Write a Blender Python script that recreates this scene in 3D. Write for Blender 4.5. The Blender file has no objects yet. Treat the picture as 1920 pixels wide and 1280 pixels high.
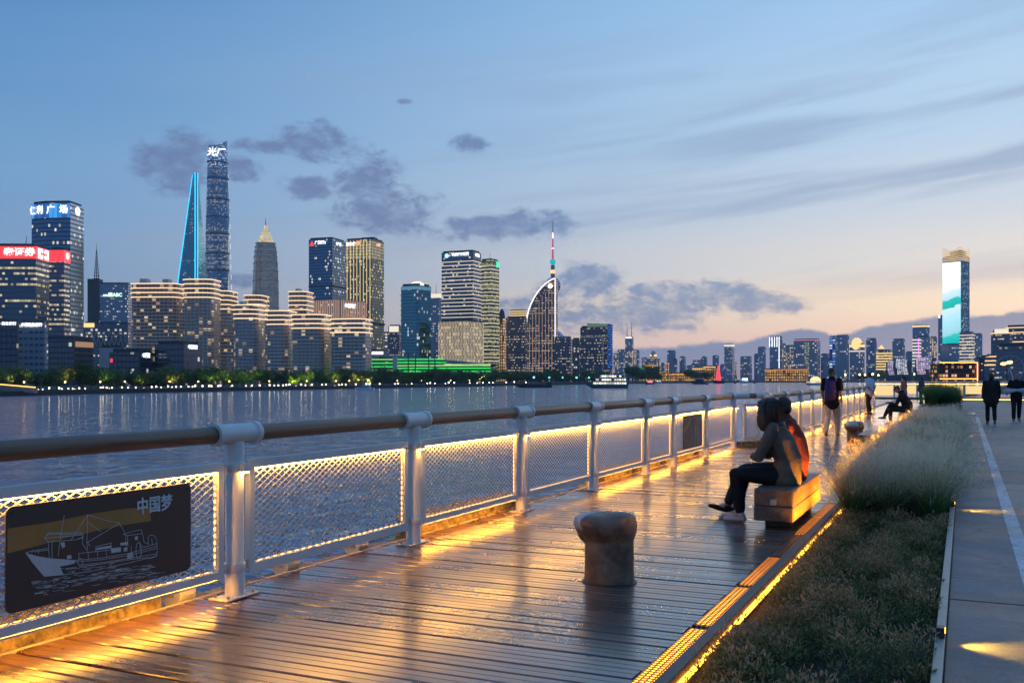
import bpy, bmesh, math, random
import numpy as np
from mathutils import Vector, Matrix, Euler
random.seed(7); np.random.seed(7)
SC = bpy.context.scene
COL = SC.collection
R = math.radians
F = 1830.0                       # focal length in photo pixels
TH = math.atan(848 / F)          # the promenade runs along +Y, the camera looks TH to the left of it
CAMH = 1.5
CT, ST = math.cos(TH), math.sin(TH)
WATER = -4.5                     # water level below the deck
HAZE = 0.00005                   # density of the evening air, per metre

# ------------------------------------------------------------------ camera
cam = bpy.data.cameras.new('camera')
camo = bpy.data.objects.new('camera', cam)
COL.objects.link(camo)
cam.lens = F / 1920 * 36
cam.shift_y = 70 / 1920
cam.clip_end = 30000
cam.clip_start = 0.05
camo.location = (0, 0, CAMH)
camo.rotation_euler = (R(90), 0, TH)
SC.camera = camo

# ------------------------------------------------------------------ node helper
def lin(c):
    return tuple(((x / 255) / 12.92 if x / 255 <= .04045 else ((x / 255 + .055) / 1.055) ** 2.4) for x in c)

class NT:
    def __init__(s, tree):
        s.t = tree
    def n(s, typ, **kw):
        nd = s.t.nodes.new(typ)
        for k, v in kw.items():
            setattr(nd, k, v)
        return nd
    def put(s, sock, v):
        if v is None:
            return
        if isinstance(v, bpy.types.NodeSocket):
            s.t.links.new(v, sock)
        else:
            if sock.type == 'RGBA' and len(v) == 3:
                v = (*v, 1)
            sock.default_value = v
    def m(s, op, a, b=None, c=None, clamp=False):
        nd = s.n('ShaderNodeMath', operation=op, use_clamp=clamp)
        for i, v in enumerate((a, b, c)):
            s.put(nd.inputs[i], v)
        return nd.outputs[0]
    def mix(s, f, a, b, mode='MIX'):
        nd = s.n('ShaderNodeMix', data_type='RGBA', blend_type=mode)
        s.put(nd.inputs[0], f); s.put(nd.inputs[6], a); s.put(nd.inputs[7], b)
        return nd.outputs[2]
    def step(s, x, a, b):
        nd = s.n('ShaderNodeMapRange', interpolation_type='SMOOTHSTEP')
        s.put(nd.inputs[0], x); nd.inputs[1].default_value = a; nd.inputs[2].default_value = b
        return nd.outputs[0]
    def maprange(s, x, a, b, c, d):
        nd = s.n('ShaderNodeMapRange')
        s.put(nd.inputs[0], x)
        for i, v in enumerate((a, b, c, d)):
            s.put(nd.inputs[i + 1], v)
        return nd.outputs[0]
    def ramp(s, f, stops, interp='LINEAR'):
        nd = s.n('ShaderNodeValToRGB')
        cr = nd.color_ramp
        cr.interpolation = interp
        while len(cr.elements) < len(stops):
            cr.elements.new(.5)
        for e, (p, c) in zip(cr.elements, stops):
            e.position = p
            e.color = (*c, 1)
        s.put(nd.inputs[0], f)
        return nd.outputs[0]
    def comb(s, x, y, z=0.0):
        nd = s.n('ShaderNodeCombineXYZ')
        s.put(nd.inputs[0], x); s.put(nd.inputs[1], y); s.put(nd.inputs[2], z)
        return nd.outputs[0]
    def sep(s, v):
        nd = s.n('ShaderNodeSeparateXYZ')
        s.put(nd.inputs[0], v)
        return nd.outputs
    def noise(s, vec, scale, detail=4, rough=.55, dist=0.0, dim='3D', out=0):
        nd = s.n('ShaderNodeTexNoise', noise_dimensions=dim)
        s.put(nd.inputs['Vector'], vec)
        nd.inputs['Scale'].default_value = scale
        nd.inputs['Detail'].default_value = detail
        nd.inputs['Roughness'].default_value = rough
        nd.inputs['Distortion'].default_value = dist
        return nd.outputs[out]
    def vscale(s, v, sc):
        nd = s.n('ShaderNodeVectorMath', operation='MULTIPLY')
        s.put(nd.inputs[0], v); nd.inputs[1].default_value = sc
        return nd.outputs[0]

# ------------------------------------------------------------------ sky (dusk: the glow of the set sun low beyond the promenade's far end)
SUN_AZ, SUN_EL = 6.0, 2.0        # degrees right of +Y, degrees up
def azel(x, y):                  # direction of a cloud, in degrees
    a = math.degrees(math.atan((x - 960) / F) - TH)
    return a, math.degrees(math.atan((710 - y) / math.hypot(F, x - 960)))
W = bpy.data.worlds.new('World')
SC.world = W
W.use_nodes = True
wt = NT(W.node_tree)
for nd in list(W.node_tree.nodes):
    W.node_tree.nodes.remove(nd)
tc = wt.n('ShaderNodeTexCoord')
dx, dy, dz = wt.sep(tc.outputs['Generated'])
el = wt.m('MULTIPLY', wt.m('ARCSINE', dz), 57.29578)
az = wt.m('MULTIPLY', wt.m('ARCTAN2', dx, dy), 57.29578)
ele = wt.m('DIVIDE', wt.m('MAXIMUM', el, 0.0), 90.0)
def skyramp(st):
    return wt.ramp(ele, [((e / 90) ** 1.0, lin(c)) for e, c in st], 'EASE')
away = skyramp([(0, (116, 130, 158)), (3, (112, 133, 164)), (7, (108, 141, 177)), (11, (102, 143, 183)),
                (16, (86, 132, 178)), (22, (72, 119, 170)), (45, (72, 122, 180)), (90, (66, 112, 170))])
glow = skyramp([(0, (206, 166, 160)), (2.2, (230, 194, 172)), (4.2, (236, 212, 182)), (6.5, (214, 208, 200)), (10, (186, 197, 208)),
                (14, (168, 193, 215)), (22, (146, 183, 216)), (45, (104, 154, 208)), (90, (70, 118, 176))])
t_az = wt.m('SUBTRACT', 1.0, wt.step(wt.m('ABSOLUTE', wt.m('SUBTRACT', az, SUN_AZ)), 2, 66))
base = wt.mix(t_az, away, glow)
# thin cirrus streaks, slightly tilted
sv = wt.comb(wt.m('ADD', wt.m('MULTIPLY', az, 0.035), 3.0), wt.m('SUBTRACT', el, wt.m('MULTIPLY', az, 0.115)), 0.0)
st1 = wt.noise(wt.vscale(sv, (1, .42, 1)), 1.0, 4, .5, .4)
st2 = wt.noise(wt.vscale(sv, (1.6, 1.1, 1)), 1.0, 5, .55, .2)
stk = wt.step(wt.m('ADD', wt.m('MULTIPLY', st1, .75), wt.m('MULTIPLY', st2, .25)), .46, .63)
stk = wt.m('MULTIPLY', stk, wt.m('MULTIPLY', wt.step(el, 3.0, 7), wt.m('SUBTRACT', 1.0, wt.step(el, 12, 24))))
stk = wt.m('MULTIPLY', stk, wt.m('ADD', .12, wt.m('MULTIPLY', t_az, .58)))
base = wt.mix(stk, base, wt.mix(wt.step(el, 3, 10), lin((182, 168, 170)), lin((128, 148, 176))))
# grey-violet cumulus puffs
cv = wt.comb(az, wt.m('MULTIPLY', el, 1.7), 0.0)
wob = wt.noise(cv, .2, 6, .6, .2)
wob2 = wt.noise(cv, .75, 6, .68, .25)
wsum = wt.m('ADD', wt.m('MULTIPLY', wt.m('SUBTRACT', wob, .5), 1.7), wt.m('MULTIPLY', wt.m('SUBTRACT', wob2, .5), 1.5))
PUFFS = [(325, 312, 70, 50), (585, 268, 78, 36), (505, 275, 50, 14), (570, 352, 58, 24), (690, 345, 62, 42), (725, 395, 100, 44), (885, 272, 34, 18), (930, 424, 130, 26),
         (455, 320, 40, 20), (1112, 528, 68, 32), (1040, 545, 40, 16), (1220, 543, 48, 15), (1310, 556, 95, 26), (1400, 566, 70, 20), (1470, 570, 54, 16), (1190, 585, 185, 34), (985, 580, 70, 22), (1262, 612, 48, 8),
         (455, 525, 50, 12), (760, 190, 18, 6)]
pm = None
pv = wt.comb(az, el, 0.0)
for (x, y, rx, ry) in PUFFS:
    a0, e0 = azel(x, y)
    sx, sy = F / 57.3 / rx / 1.12, F / 57.3 / ry / 1.2
    ma = wt.n('ShaderNodeVectorMath', operation='MULTIPLY_ADD')
    wt.put(ma.inputs[0], pv); ma.inputs[1].default_value = (sx, sy, 0); ma.inputs[2].default_value = (-a0 * sx, -e0 * sy, 0)
    ln = wt.n('ShaderNodeVectorMath', operation='LENGTH')
    wt.put(ln.inputs[0], ma.outputs[0])
    pm = ln.outputs['Value'] if pm is None else wt.m('SMOOTH_MIN', pm, ln.outputs['Value'], .2)
pm = wt.m('SUBTRACT', 1.0, pm)
pd = wt.step(wt.m('ADD', pm, wsum), -.12, .55)
pcol = wt.mix(wt.step(az, -34, -14), lin((92, 104, 142)), lin((92, 120, 160)))
base = wt.mix(wt.m('MULTIPLY', pd, wt.m('MULTIPLY_ADD', wt.step(wob2, .3, .62), .42, .40)), base, pcol)
# the low slate bank along the horizon, higher under the glow
wob3 = wt.noise(wt.comb(wt.m('MULTIPLY', az, .5), wt.m('MULTIPLY', el, .6), 4.0), .5, 5, .6)
topel = wt.m('ADD', wt.m('ADD', 3.25, wt.m('MULTIPLY', az, .082)), wt.m('MULTIPLY', wt.m('SUBTRACT', wob3, .5), 1.7))
topel = wt.m('MAXIMUM', topel, 0.6)
bk = wt.m('SUBTRACT', 1.0, wt.step(wt.m('SUBTRACT', el, topel), -.16, .16))
bk = wt.m('MULTIPLY', bk, wt.step(az, -42, -18))
base = wt.mix(wt.m('MULTIPLY', bk, .94), base, wt.mix(wt.step(el, 0.2, 3.4), lin((108, 124, 158)), lin((86, 114, 152))))
bg = wt.n('ShaderNodeBackground')
wt.put(bg.inputs[0], base)
bg.inputs[1].default_value = 1.2
nsk = wt.n('ShaderNodeTexSky', sky_type='NISHITA', sun_disc=False)
nsk.sun_elevation = R(SUN_EL); nsk.sun_rotation = R(SUN_AZ); nsk.ozone_density = 4.0; nsk.dust_density = 1.0
bg2 = wt.n('ShaderNodeBackground')
wt.put(bg2.inputs[0], nsk.outputs[0])
bg2.inputs[1].default_value = 0.02
addn = wt.n('ShaderNodeAddShader')
wt.put(addn.inputs[0], bg.outputs[0]); wt.put(addn.inputs[1], bg2.outputs[0])
wo = wt.n('ShaderNodeOutputWorld')
wt.put(wo.inputs[0], addn.outputs[0])

# ------------------------------------------------------------------ the last of the sun: soft, faint, warm
sun = bpy.data.lights.new('sun', 'SUN')
sun.energy = 0.22
sun.angle = R(24)
sun.color = (1.0, .74, .58)
suno = bpy.data.objects.new('sun', sun)
COL.objects.link(suno)
suno.rotation_euler = Vector((math.sin(R(SUN_AZ)) * math.cos(R(6)), math.cos(R(SUN_AZ)) * math.cos(R(6)), math.sin(R(6)))).to_track_quat('Z', 'Y').to_euler()

# ------------------------------------------------------------------ exposure
vs = SC.view_settings
vs.view_transform = 'Standard'
vs.look = 'None'
vs.exposure = 0.1
vs.gamma = 1.0
vs.use_curve_mapping = False
SC.cycles.use_denoising = True
SC.cycles.denoiser = 'OPENIMAGEDENOISE'
SC.cycles.max_bounces = 6
SC.cycles.volume_bounces = 1
SC.cycles.diffuse_bounces = 3
SC.cycles.glossy_bounces = 3
SC.cycles.transmission_bounces = 4
SC.cycles.sample_clamp_indirect = 4.0
SC.cycles.caustics_reflective = False
SC.cycles.caustics_refractive = False
# ================================================================== mesh and object helpers
class MB:
    """collects shapes; build() links them as ONE mesh object"""
    def __init__(s):
        s.v = []; s.f = []; s.uv = []
    def add(s, vs, fs, uvs=None):
        o = len(s.v)
        s.v.extend([tuple(p) for p in vs])
        for i, f in enumerate(fs):
            s.f.append(tuple(o + k for k in f))
            s.uv.append(uvs[i] if uvs else None)
        return s
    def box(s, c, d, rz=0.0, ry=0.0, rx=0.0):
        M = Matrix.Translation(c) @ Euler((rx, ry, rz)).to_matrix().to_4x4()
        x, y, z = d[0] / 2, d[1] / 2, d[2] / 2
        vs = [M @ Vector(p) for p in ((-x, -y, -z), (x, -y, -z), (x, y, -z), (-x, y, -z), (-x, -y, z), (x, -y, z), (x, y, z), (-x, y, z))]
        return s.add(vs, ((3, 2, 1, 0), (4, 5, 6, 7), (0, 1, 5, 4), (1, 2, 6, 5), (2, 3, 7, 6), (3, 0, 4, 7)))
    def b2(s, a, b):
        return s.box([(a[i] + b[i]) / 2 for i in range(3)], [abs(b[i] - a[i]) for i in range(3)])
    def tube(s, p0, p1, r0, r1=None, n=12, caps=True):
        p0, p1 = Vector(p0), Vector(p1)
        r1 = r0 if r1 is None else r1
        q = (p1 - p0).to_track_quat('Z', 'Y')
        vs = []
        for p, r in ((p0, r0), (p1, r1)):
            for i in range(n):
                a = 2 * math.pi * i / n
                vs.append(p + q @ Vector((r * math.cos(a), r * math.sin(a), 0)))
        fs = [(i, (i + 1) % n, n + (i + 1) % n, n + i) for i in range(n)]
        if caps:
            fs += [tuple(range(n - 1, -1, -1)), tuple(range(n, 2 * n))]
        return s.add(vs, fs)
    def lathe(s, prof, c=(0, 0, 0), n=16, sx=1.0, sy=1.0):
        vs, fs = [], []
        for r, z in prof:
            for i in range(n):
                a = 2 * math.pi * i / n
                vs.append((c[0] + r * math.cos(a) * sx, c[1] + r * math.sin(a) * sy, c[2] + z))
        for k in range(len(prof) - 1):
            for i in range(n):
                fs.append((k * n + i, k * n + (i + 1) % n, (k + 1) * n + (i + 1) % n, (k + 1) * n + i))
        fs.append(tuple(range(n - 1, -1, -1)))
        fs.append(tuple((len(prof) - 1) * n + i for i in range(n)))
        return s.add(vs, fs)
    def prism(s, poly, z0, z1, z1f=None, uv=False, scale=1.0):
        """extrude a ccw footprint; z1f(i) may give each top corner its own height"""
        n = len(poly)
        cx = sum(p[0] for p in poly) / n; cy = sum(p[1] for p in poly) / n
        vs = [(p[0], p[1], z0) for p in poly] + [(cx + (p[0] - cx) * scale, cy + (p[1] - cy) * scale, z1f(i) if z1f else z1) for i, p in enumerate(poly)]
        fs, us, run = [], [], 0.0
        for i in range(n):
            j = (i + 1) % n
            L = math.hypot(poly[j][0] - poly[i][0], poly[j][1] - poly[i][1])
            fs.append((i, j, n + j, n + i))
            us.append([(run, 0), (run + L, 0), (run + L, vs[n + j][2] - z0), (run, vs[n + i][2] - z0)])
            run += L
        fs.append(tuple(range(n - 1, -1, -1))); us.append([(-5.0, -5.0)] * n)
        fs.append(tuple(range(n, 2 * n))); us.append([(-5.0, -5.0)] * n)
        return s.add(vs, fs, us)
    def build(s, name, mat, parent=None, smooth=False, loc=None, bevel=0.0):
        me = bpy.data.meshes.new(name)
        me.from_pydata(s.v, [], s.f)
        if any(u is not None for u in s.uv):
            ul = me.uv_layers.new(name='UVMap')
            k = 0
            for i, f in enumerate(s.f):
                for j in range(len(f)):
                    ul.data[k].uv = s.uv[i][j] if s.uv[i] is not None else (-5, -5)
                    k += 1
        if smooth:
            me.polygons.foreach_set('use_smooth', [True] * len(me.polygons))
            if smooth != 'all':
                me.set_sharp_from_angle(angle=R(40))
        me.update()
        return link(name, me, mat, parent, loc, bevel)

def link(name, me, mat, parent=None, loc=None, bevel=0.0):
    if mat is not None and not me.materials:
        for m in (mat if isinstance(mat, (list, tuple)) else (mat,)):
            me.materials.append(m)
    o = bpy.data.objects.new(name, me)
    COL.objects.link(o)
    if parent is not None:
        o.parent = parent
    if loc is not None:
        o.location = loc
    if bevel:
        b = o.modifiers.new('bevel', 'BEVEL'); b.width = bevel; b.segments = 2; b.limit_method = 'ANGLE'
    return o

def tag(o, label=None, cat=None, group=None, kind=None):
    if label: o['label'] = label
    if cat: o['category'] = cat
    if group: o['group'] = group
    if kind: o['kind'] = kind
    return o

def thing(name, label, cat, loc=(0, 0, 0), rz=0.0, group=None):
    o = bpy.data.objects.new(name, None)
    o.empty_display_size = .2
    COL.objects.link(o)
    o.location = loc
    o.rotation_euler = (0, 0, rz)
    return tag(o, label, cat, group)

def copy_tree(o, parent=None, loc=None, rz=None, label=None):
    c = o.copy()
    COL.objects.link(c)
    c.parent = parent
    if loc is not None: c.location = loc
    if rz is not None: c.rotation_euler = (0, 0, rz)
    if label: c['label'] = label
    for ch in list(o.children):
        copy_tree(ch, c)
    return c

def text_mesh(body, size, depth=.02, bold=0.0, shear=0.0):
    c = bpy.data.curves.new('txt', 'FONT')
    c.body = body; c.size = size; c.extrude = depth; c.align_x = 'CENTER'; c.align_y = 'CENTER'; c.offset = bold; c.shear = shear
    c.resolution_u = 3
    t = bpy.data.objects.new('txt', c)
    COL.objects.link(t)
    bpy.context.view_layer.update()
    me = bpy.data.meshes.new_from_object(t.evaluated_get(bpy.context.evaluated_depsgraph_get()))
    bpy.data.objects.remove(t); bpy.data.curves.remove(c)
    return me

def pt(x, d, z=0.0):
    """a world point at photo column x, d metres ahead of the camera, height z"""
    X = (x - 960) / F * d
    return Vector((X * CT - d * ST, X * ST + d * CT, z))
def gp(x, y, z=0.0):
    """the world point of height z seen at photo pixel x, y"""
    return pt(x, (CAMH - z) * F / (y - 710), z)
def hz(y, d):
    """height of what is seen at photo row y, d metres ahead"""
    return CAMH + (710 - y) / F * d

# ================================================================== materials
def newmat(name):
    m = bpy.data.materials.new(name)
    m.use_nodes = True
    return m, NT(m.node_tree), m.node_tree.nodes['Principled BSDF']

def pm_(name, col, rough=.5, metal=0.0, var=.12, vscale=3.0, bump=0.0, bscale=40.0, rvar=.1, spec=None, detail=5):
    """painted / stone / metal surface with blotchy wear and fine relief"""
    m, t, p = newmat(name)
    co = t.n('ShaderNodeTexCoord').outputs['Object']
    n1 = t.noise(co, vscale, detail, .6)
    k = t.maprange(n1, .3, .7, 1 - var, 1 + var)
    cc = t.n('ShaderNodeMix', data_type='RGBA', blend_type='MULTIPLY')
    cc.inputs[0].default_value = 1.0
    t.put(cc.inputs[6], col); t.put(cc.inputs[7], t.comb(k, k, k))
    t.put(p.inputs['Base Color'], cc.outputs[2])
    t.put(p.inputs['Roughness'], t.m('ADD', rough, t.m('MULTIPLY', t.m('SUBTRACT', n1, .5), rvar * 2), clamp=True))
    p.inputs['Metallic'].default_value = metal
    if spec is not None: p.inputs['Specular IOR Level'].default_value = spec
    if bump:
        b = t.n('ShaderNodeBump')
        b.inputs['Strength'].default_value = bump
        b.inputs['Distance'].default_value = .01
        t.put(b.inputs['Height'], t.noise(co, bscale, 4, .6))
        t.put(p.inputs['Normal'], b.outputs[0])
    return m

def em_(name, col, strength, base=(.02, .02, .02)):
    m, t, p = newmat(name)
    t.put(p.inputs['Base Color'], base)
    t.put(p.inputs['Emission Color'], col)
    p.inputs['Emission Strength'].default_value = strength
    p.inputs['Roughness'].default_value = .4
    return m

AMBER = (1.0, .56, .10)
WARM = (1.0, .66, .22)
M = {}
M['white_paint'] = pm_('white_paint', (.66, .645, .60), .42, 0, .10, 2.5, .12, 60, .12)
M['white_dirty'] = pm_('white_dirty', (.55, .53, .47), .5, 0, .2, 5, .2, 50, .12)
M['steel'] = pm_('steel', (.42, .42, .42), .38, .8, .15, 8, .1, 80)
M['brown_metal'] = pm_('brown_metal', (.07, .05, .045), .5, .2, .2, 6, .15, 60)
M['dark_steel'] = pm_('dark_steel', (.05, .05, .055), .5, .5, .2, 4, .1, 60)
M['concrete'] = pm_('concrete', (.30, .285, .26), .85, 0, .25, 2.2, .6, 30)
M['rough_stone'] = pm_('rough_stone', (.20, .145, .075), .9, 0, .85, 16, 1.0, 34)
M['quay_stone'] = pm_('quay_stone', (.17, .15, .13), .85, 0, .35, 5, .9, 22)
M['soil'] = pm_('soil', (.035, .027, .02), .95, 0, .3, 9, .8, 60)
M['kerb_metal'] = pm_('kerb_metal', (.42, .36, .28), .55, .1, .2, 6, .2, 60)
M['led'] = em_('led_strip', (1.0, .45, .05), 92)
M['led_side'] = em_('led_side', (1.0, .47, .09), 5)
M['led_soft'] = em_('led_soft', (1.0, .40, .03), 6)
M['led_amber'] = em_('led_amber', (1.0, .42, .03), 75)
M['rubber'] = pm_('rubber', (.02, .02, .02), .7)

def wood_mat(name, c1, c2, rough, axis, gscale=1.0, bump=.3, spec=.5, wet=0.0):
    """grain stretched along one local axis; every object its own tone"""
    m, t, p = newmat(name)
    co = t.n('ShaderNodeTexCoord').outputs['Object']
    oi = t.n('ShaderNodeObjectInfo')
    off = t.n('ShaderNodeVectorMath', operation='ADD')
    t.put(off.inputs[0], co)
    t.put(off.inputs[1], t.comb(t.m('MULTIPLY', oi.outputs['Random'], 37.0), t.m('MULTIPLY', oi.outputs['Random'], 91.0), 0.0))
    sc = [22.0 * gscale] * 3
    sc[axis] = 1.1 * gscale
    gv = t.vscale(off.outputs[0], sc)
    g = t.noise(gv, 1.0, 6, .65, .6)
    blot = t.noise(off.outputs[0], 1.7, 4, .6)
    col = t.ramp(g, [(.25, c1), (.7, c2)])
    tone = t.maprange(t.m('ADD', t.m('MULTIPLY', blot, .6), t.m('MULTIPLY', oi.outputs['Random'], .4)), .25, .75, .62, 1.3)
    col = t.mix(1.0, col, t.comb(tone, tone, tone), 'MULTIPLY')
    t.put(p.inputs['Base Color'], col)
    r = t.m('ADD', rough, t.m('ADD', t.m('MULTIPLY', t.m('SUBTRACT', blot, .5), .26), t.m('MULTIPLY', t.m('SUBTRACT', oi.outputs['Random'], .5), .12)))
    t.put(p.inputs['Roughness'], t.m('MAXIMUM', r, .06))
    p.inputs['Specular IOR Level'].default_value = spec
    if wet:
        p.inputs['Coat Weight'].default_value = wet
        p.inputs['Coat Roughness'].default_value = .2
    b = t.n('ShaderNodeBump')
    b.inputs['Strength'].default_value = bump
    b.inputs['Distance'].default_value = .006
    t.put(b.inputs['Height'], t.m('ADD', t.m('MULTIPLY', g, .6), t.m('MULTIPLY', t.noise(off.outputs[0], 1.1, 1, .4), .5)))
    t.put(p.inputs['Normal'], b.outputs[0])
    return m
M['plank'] = wood_mat('deck_wood', (.062, .027, .015), (.155, .072, .038), .30, 0, 1.0, .24, .8, .8)
M['rail_wood'] = wood_mat('rail_wood', (.12, .06, .03), (.34, .19, .105), .5, 1, 1.0, .35)
M['bench_wood'] = wood_mat('bench_wood', (.075, .045, .03), (.24, .155, .10), .5, 1, .8, .9)

def facade(name, cw=3.2, ch=3.6, mx=.12, my=.22, lit=.3, c1=(1, .72, .32), c2=(1, .88, .62), es=1.6, glass=(.03, .05, .08), frame=(.09, .10, .12),
           metal=.35, row=.5, clump=.3, grough=.14):
    """curtain wall: window cells in metres, some of them lit, floors lit in runs"""
    m, t, p = newmat(name)
    if metal > 0:
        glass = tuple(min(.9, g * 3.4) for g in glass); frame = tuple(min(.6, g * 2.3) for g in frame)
    uv = t.n('ShaderNodeUVMap').outputs[0]
    u, v, _ = t.sep(uv)
    oi = t.n('ShaderNodeObjectInfo').outputs['Random']
    uu = t.m('DIVIDE', u, cw); vv = t.m('DIVIDE', v, ch)
    fu = t.m('FLOOR', uu); fv = t.m('FLOOR', vv)
    ru = t.m('FRACT', uu); rv = t.m('FRACT', vv)
    def inside(x, a):
        return t.m('MULTIPLY', t.m('GREATER_THAN', x, a), t.m('LESS_THAN', x, 1 - a))
    win = t.m('MULTIPLY', inside(ru, mx), inside(rv, my))
    win = t.m('MULTIPLY', win, t.m('GREATER_THAN', v, -1.0))
    def wn(x, y, z):
        nd = t.n('ShaderNodeTexWhiteNoise', noise_dimensions='3D')
        t.put(nd.inputs[0], t.comb(x, y, z))
        return nd.outputs[0]
    zz = t.m('MULTIPLY', oi, 53.0)
    w1 = wn(fu, fv, zz)
    w2 = wn(fu, fv, t.m('ADD', zz, 7.3))
    rn = wn(11.0, fv, zz)
    cl = t.noise(t.comb(t.m('MULTIPLY', fu, .23), t.m('MULTIPLY', fv, .5), zz), 1.0, 2, .5)
    prob = t.m('MULTIPLY', lit, t.m('ADD', 1 - row, t.m('MULTIPLY', t.m('MULTIPLY', rn, rn), 3 * row)))
    prob = t.m('MULTIPLY', prob, t.m('ADD', 1 - clump, t.m('MULTIPLY', t.step(cl, .42, .62), 2 * clump)))
    on = t.m('MULTIPLY', t.m('LESS_THAN', w1, prob), win)
    ec = t.mix(w2, c1, c2)
    t.put(p.inputs['Base Color'], t.mix(win, frame, glass))
    t.put(p.inputs['Metallic'], t.m('MULTIPLY', win, min(1, metal * 2)))
    t.put(p.inputs['Roughness'], t.maprange(win, 0, 1, .5, grough))
    t.put(p.inputs['Emission Color'], ec)
    t.put(p.inputs['Emission Strength'], t.m('MULTIPLY', on, t.m('MULTIPLY', es * .75, t.m('ADD', .35, t.m('MULTIPLY', w2, .9)))))
    return m
# ================================================================== the setting: water, quay, deck, planter, pavement
def water_mat():
    m, t, p = newmat('river_water')
    geo = t.n('ShaderNodeNewGeometry').outputs['Position']
    w1 = t.noise(t.vscale(geo, (1, 1, 0)), .26, 3, .6, .7)
    w2 = t.noise(t.vscale(geo, (1.2, .8, 0)), .62, 3, .55, .8)
    w3 = t.noise(t.vscale(geo, (1, 1, 0)), .012, 3, .5, .3)
    hgt = t.m('ADD', t.m('MULTIPLY', w1, 1.5), t.m('MULTIPLY', w2, .28))
    b = t.n('ShaderNodeBump')
    b.inputs['Strength'].default_value = 1.0
    t.put(b.inputs['Distance'], t.maprange(w3, 0.35, .65, 1.3, 2.2))
    t.put(b.inputs['Height'], hgt)
    t.put(p.inputs['Normal'], b.outputs[0])
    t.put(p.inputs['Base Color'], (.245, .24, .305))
    p.inputs['Roughness'].default_value = .1
    p.inputs['IOR'].default_value = 1.9
    p.inputs['Specular IOR Level'].default_value = .5
    return m
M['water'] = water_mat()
a = MB()
wx = [-5600, -2500, -800, -250, -60, -4.0]
wy = [-900, -100, 40, 130, 420, 1400, 3000, 5300]
for i in range(len(wx) - 1):
    for j in range(len(wy) - 1):
        a.add([(wx[i], wy[j], WATER), (wx[i + 1], wy[j], WATER), (wx[i + 1], wy[j + 1], WATER), (wx[i], wy[j + 1], WATER)], [(0, 1, 2, 3)])
a.add([(-4.0, 79.0, WATER), (5000, 79.0, WATER), (5000, 5300, WATER), (-4.0, 5300, WATER)], [(0, 1, 2, 3)])
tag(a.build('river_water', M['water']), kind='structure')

U1, U2 = -4.57, -3.98            # the two railing lines
DL, DR = -4.74, -1.50            # deck edges
# quay body below everything
a = MB()
a.b2((-4.95, -6, -6), (40, 79.5, -.16))
quay = a.build('quay', M['quay_stone'])
tag(quay, kind='structure')
# uneven coping stones along the water's edge
def rough_block(L, w, h, seed, amp=.018):
    rnd = random.Random(seed)
    bm = bmesh.new()
    bmesh.ops.create_cube(bm, size=1)
    bmesh.ops.scale(bm, vec=(w, L, h), verts=bm.verts)
    bmesh.ops.subdivide_edges(bm, edges=[e for e in bm.edges if e.calc_length() > L * .9], cuts=max(2, int(L / .16)), use_grid_fill=True)
    bmesh.ops.subdivide_edges(bm, edges=bm.edges[:], cuts=1, use_grid_fill=True)
    for v in bm.verts:
        v.co += Vector((rnd.uniform(-amp, amp), rnd.uniform(-amp, amp), rnd.uniform(-amp, amp)))
    me = bpy.data.meshes.new('stone')
    bm.to_mesh(me); bm.free()
    return me
stones = [rough_block(1.5, .22, .2, k, .014) for k in range(3)]
for me in stones: me.materials.append(M['quay_stone'])
for k in range(20):
    link('coping_stone', stones[k % 3], None, quay, (-4.86, 2.2 + k * 1.53, -.135))
# raised kerb blocks under the railing, washed by the strips below the panels
for (v0, v1) in ((1.0, 4.82), (8.05, 10.42), (13.5, 14.7), (15.0, 16.35), (16.7, 18.55), (19.0, 20.2)):
    me = rough_block(v1 - v0, .22, .26, int(v0 * 10), .022)
    me.materials.append(M['rough_stone'])
    link('kerb_block', me, None, quay, (-4.865, (v0 + v1) / 2, .035))

# ---- boardwalk: every board its own piece as far as they can be told apart
def plank_profile(w, h):
    b = .006
    gw = .004
    return [(-w / 2, -h), (w / 2, -h), (w / 2, -b), (w / 2 - b, 0), (gw, 0), (0, -.005), (-gw, 0), (-w / 2 + b, 0), (-w / 2, -b)]
def plank_mesh(u0, u1, w=.148, h=.04):
    pr = plank_profile(w, h)
    n = len(pr)
    vs = [(u0, p[0], p[1]) for p in pr] + [(u1, p[0], p[1]) for p in pr]
    fs = [(i, i + n, (i + 1) % n + n, (i + 1) % n) for i in range(n)] + [tuple(range(n)), tuple(range(2 * n - 1, n - 1, -1))]
    me = bpy.data.meshes.new('plank')
    me.from_pydata(vs, [], fs)
    me.materials.append(M['plank'])
    return me
a = MB()
a.b2((DL + .02, -6, -.15), (DR, 78, -.075))
deck = a.build('boardwalk', M['dark_steel'])
tag(deck, kind='structure')
def deck_left(v):
    return DL if v < 21.9 else -4.12
PITCH = .161
pmesh = {}
k = 0
v = 1.2
rnd = random.Random(3)
while v < 34:
    l = deck_left(v)
    key = (l, k % 3)
    if key not in pmesh:
        pmesh[key] = plank_mesh(l + (.0, .012, -.008)[k % 3], DR - (.0, .01, .004)[k % 3])
    o = link('plank', pmesh[key], None, deck, (0, v, rnd.uniform(-.0035, .002)))
    o.rotation_euler = (rnd.gauss(0, .006), rnd.uniform(-.0006, .0006), rnd.uniform(-.0012, .0012))
    v += PITCH * (1.0 if rnd.random() > .06 else 1.06)
    k += 1
a = MB()
while v < 77.5:
    a.b2((-4.12, v - .074, -.04), (DR, v + .074, rnd.uniform(-.003, .001)))
    v += PITCH
far = a.build('far_planks', M['plank'], deck)
tag(far, kind='stuff')
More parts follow.
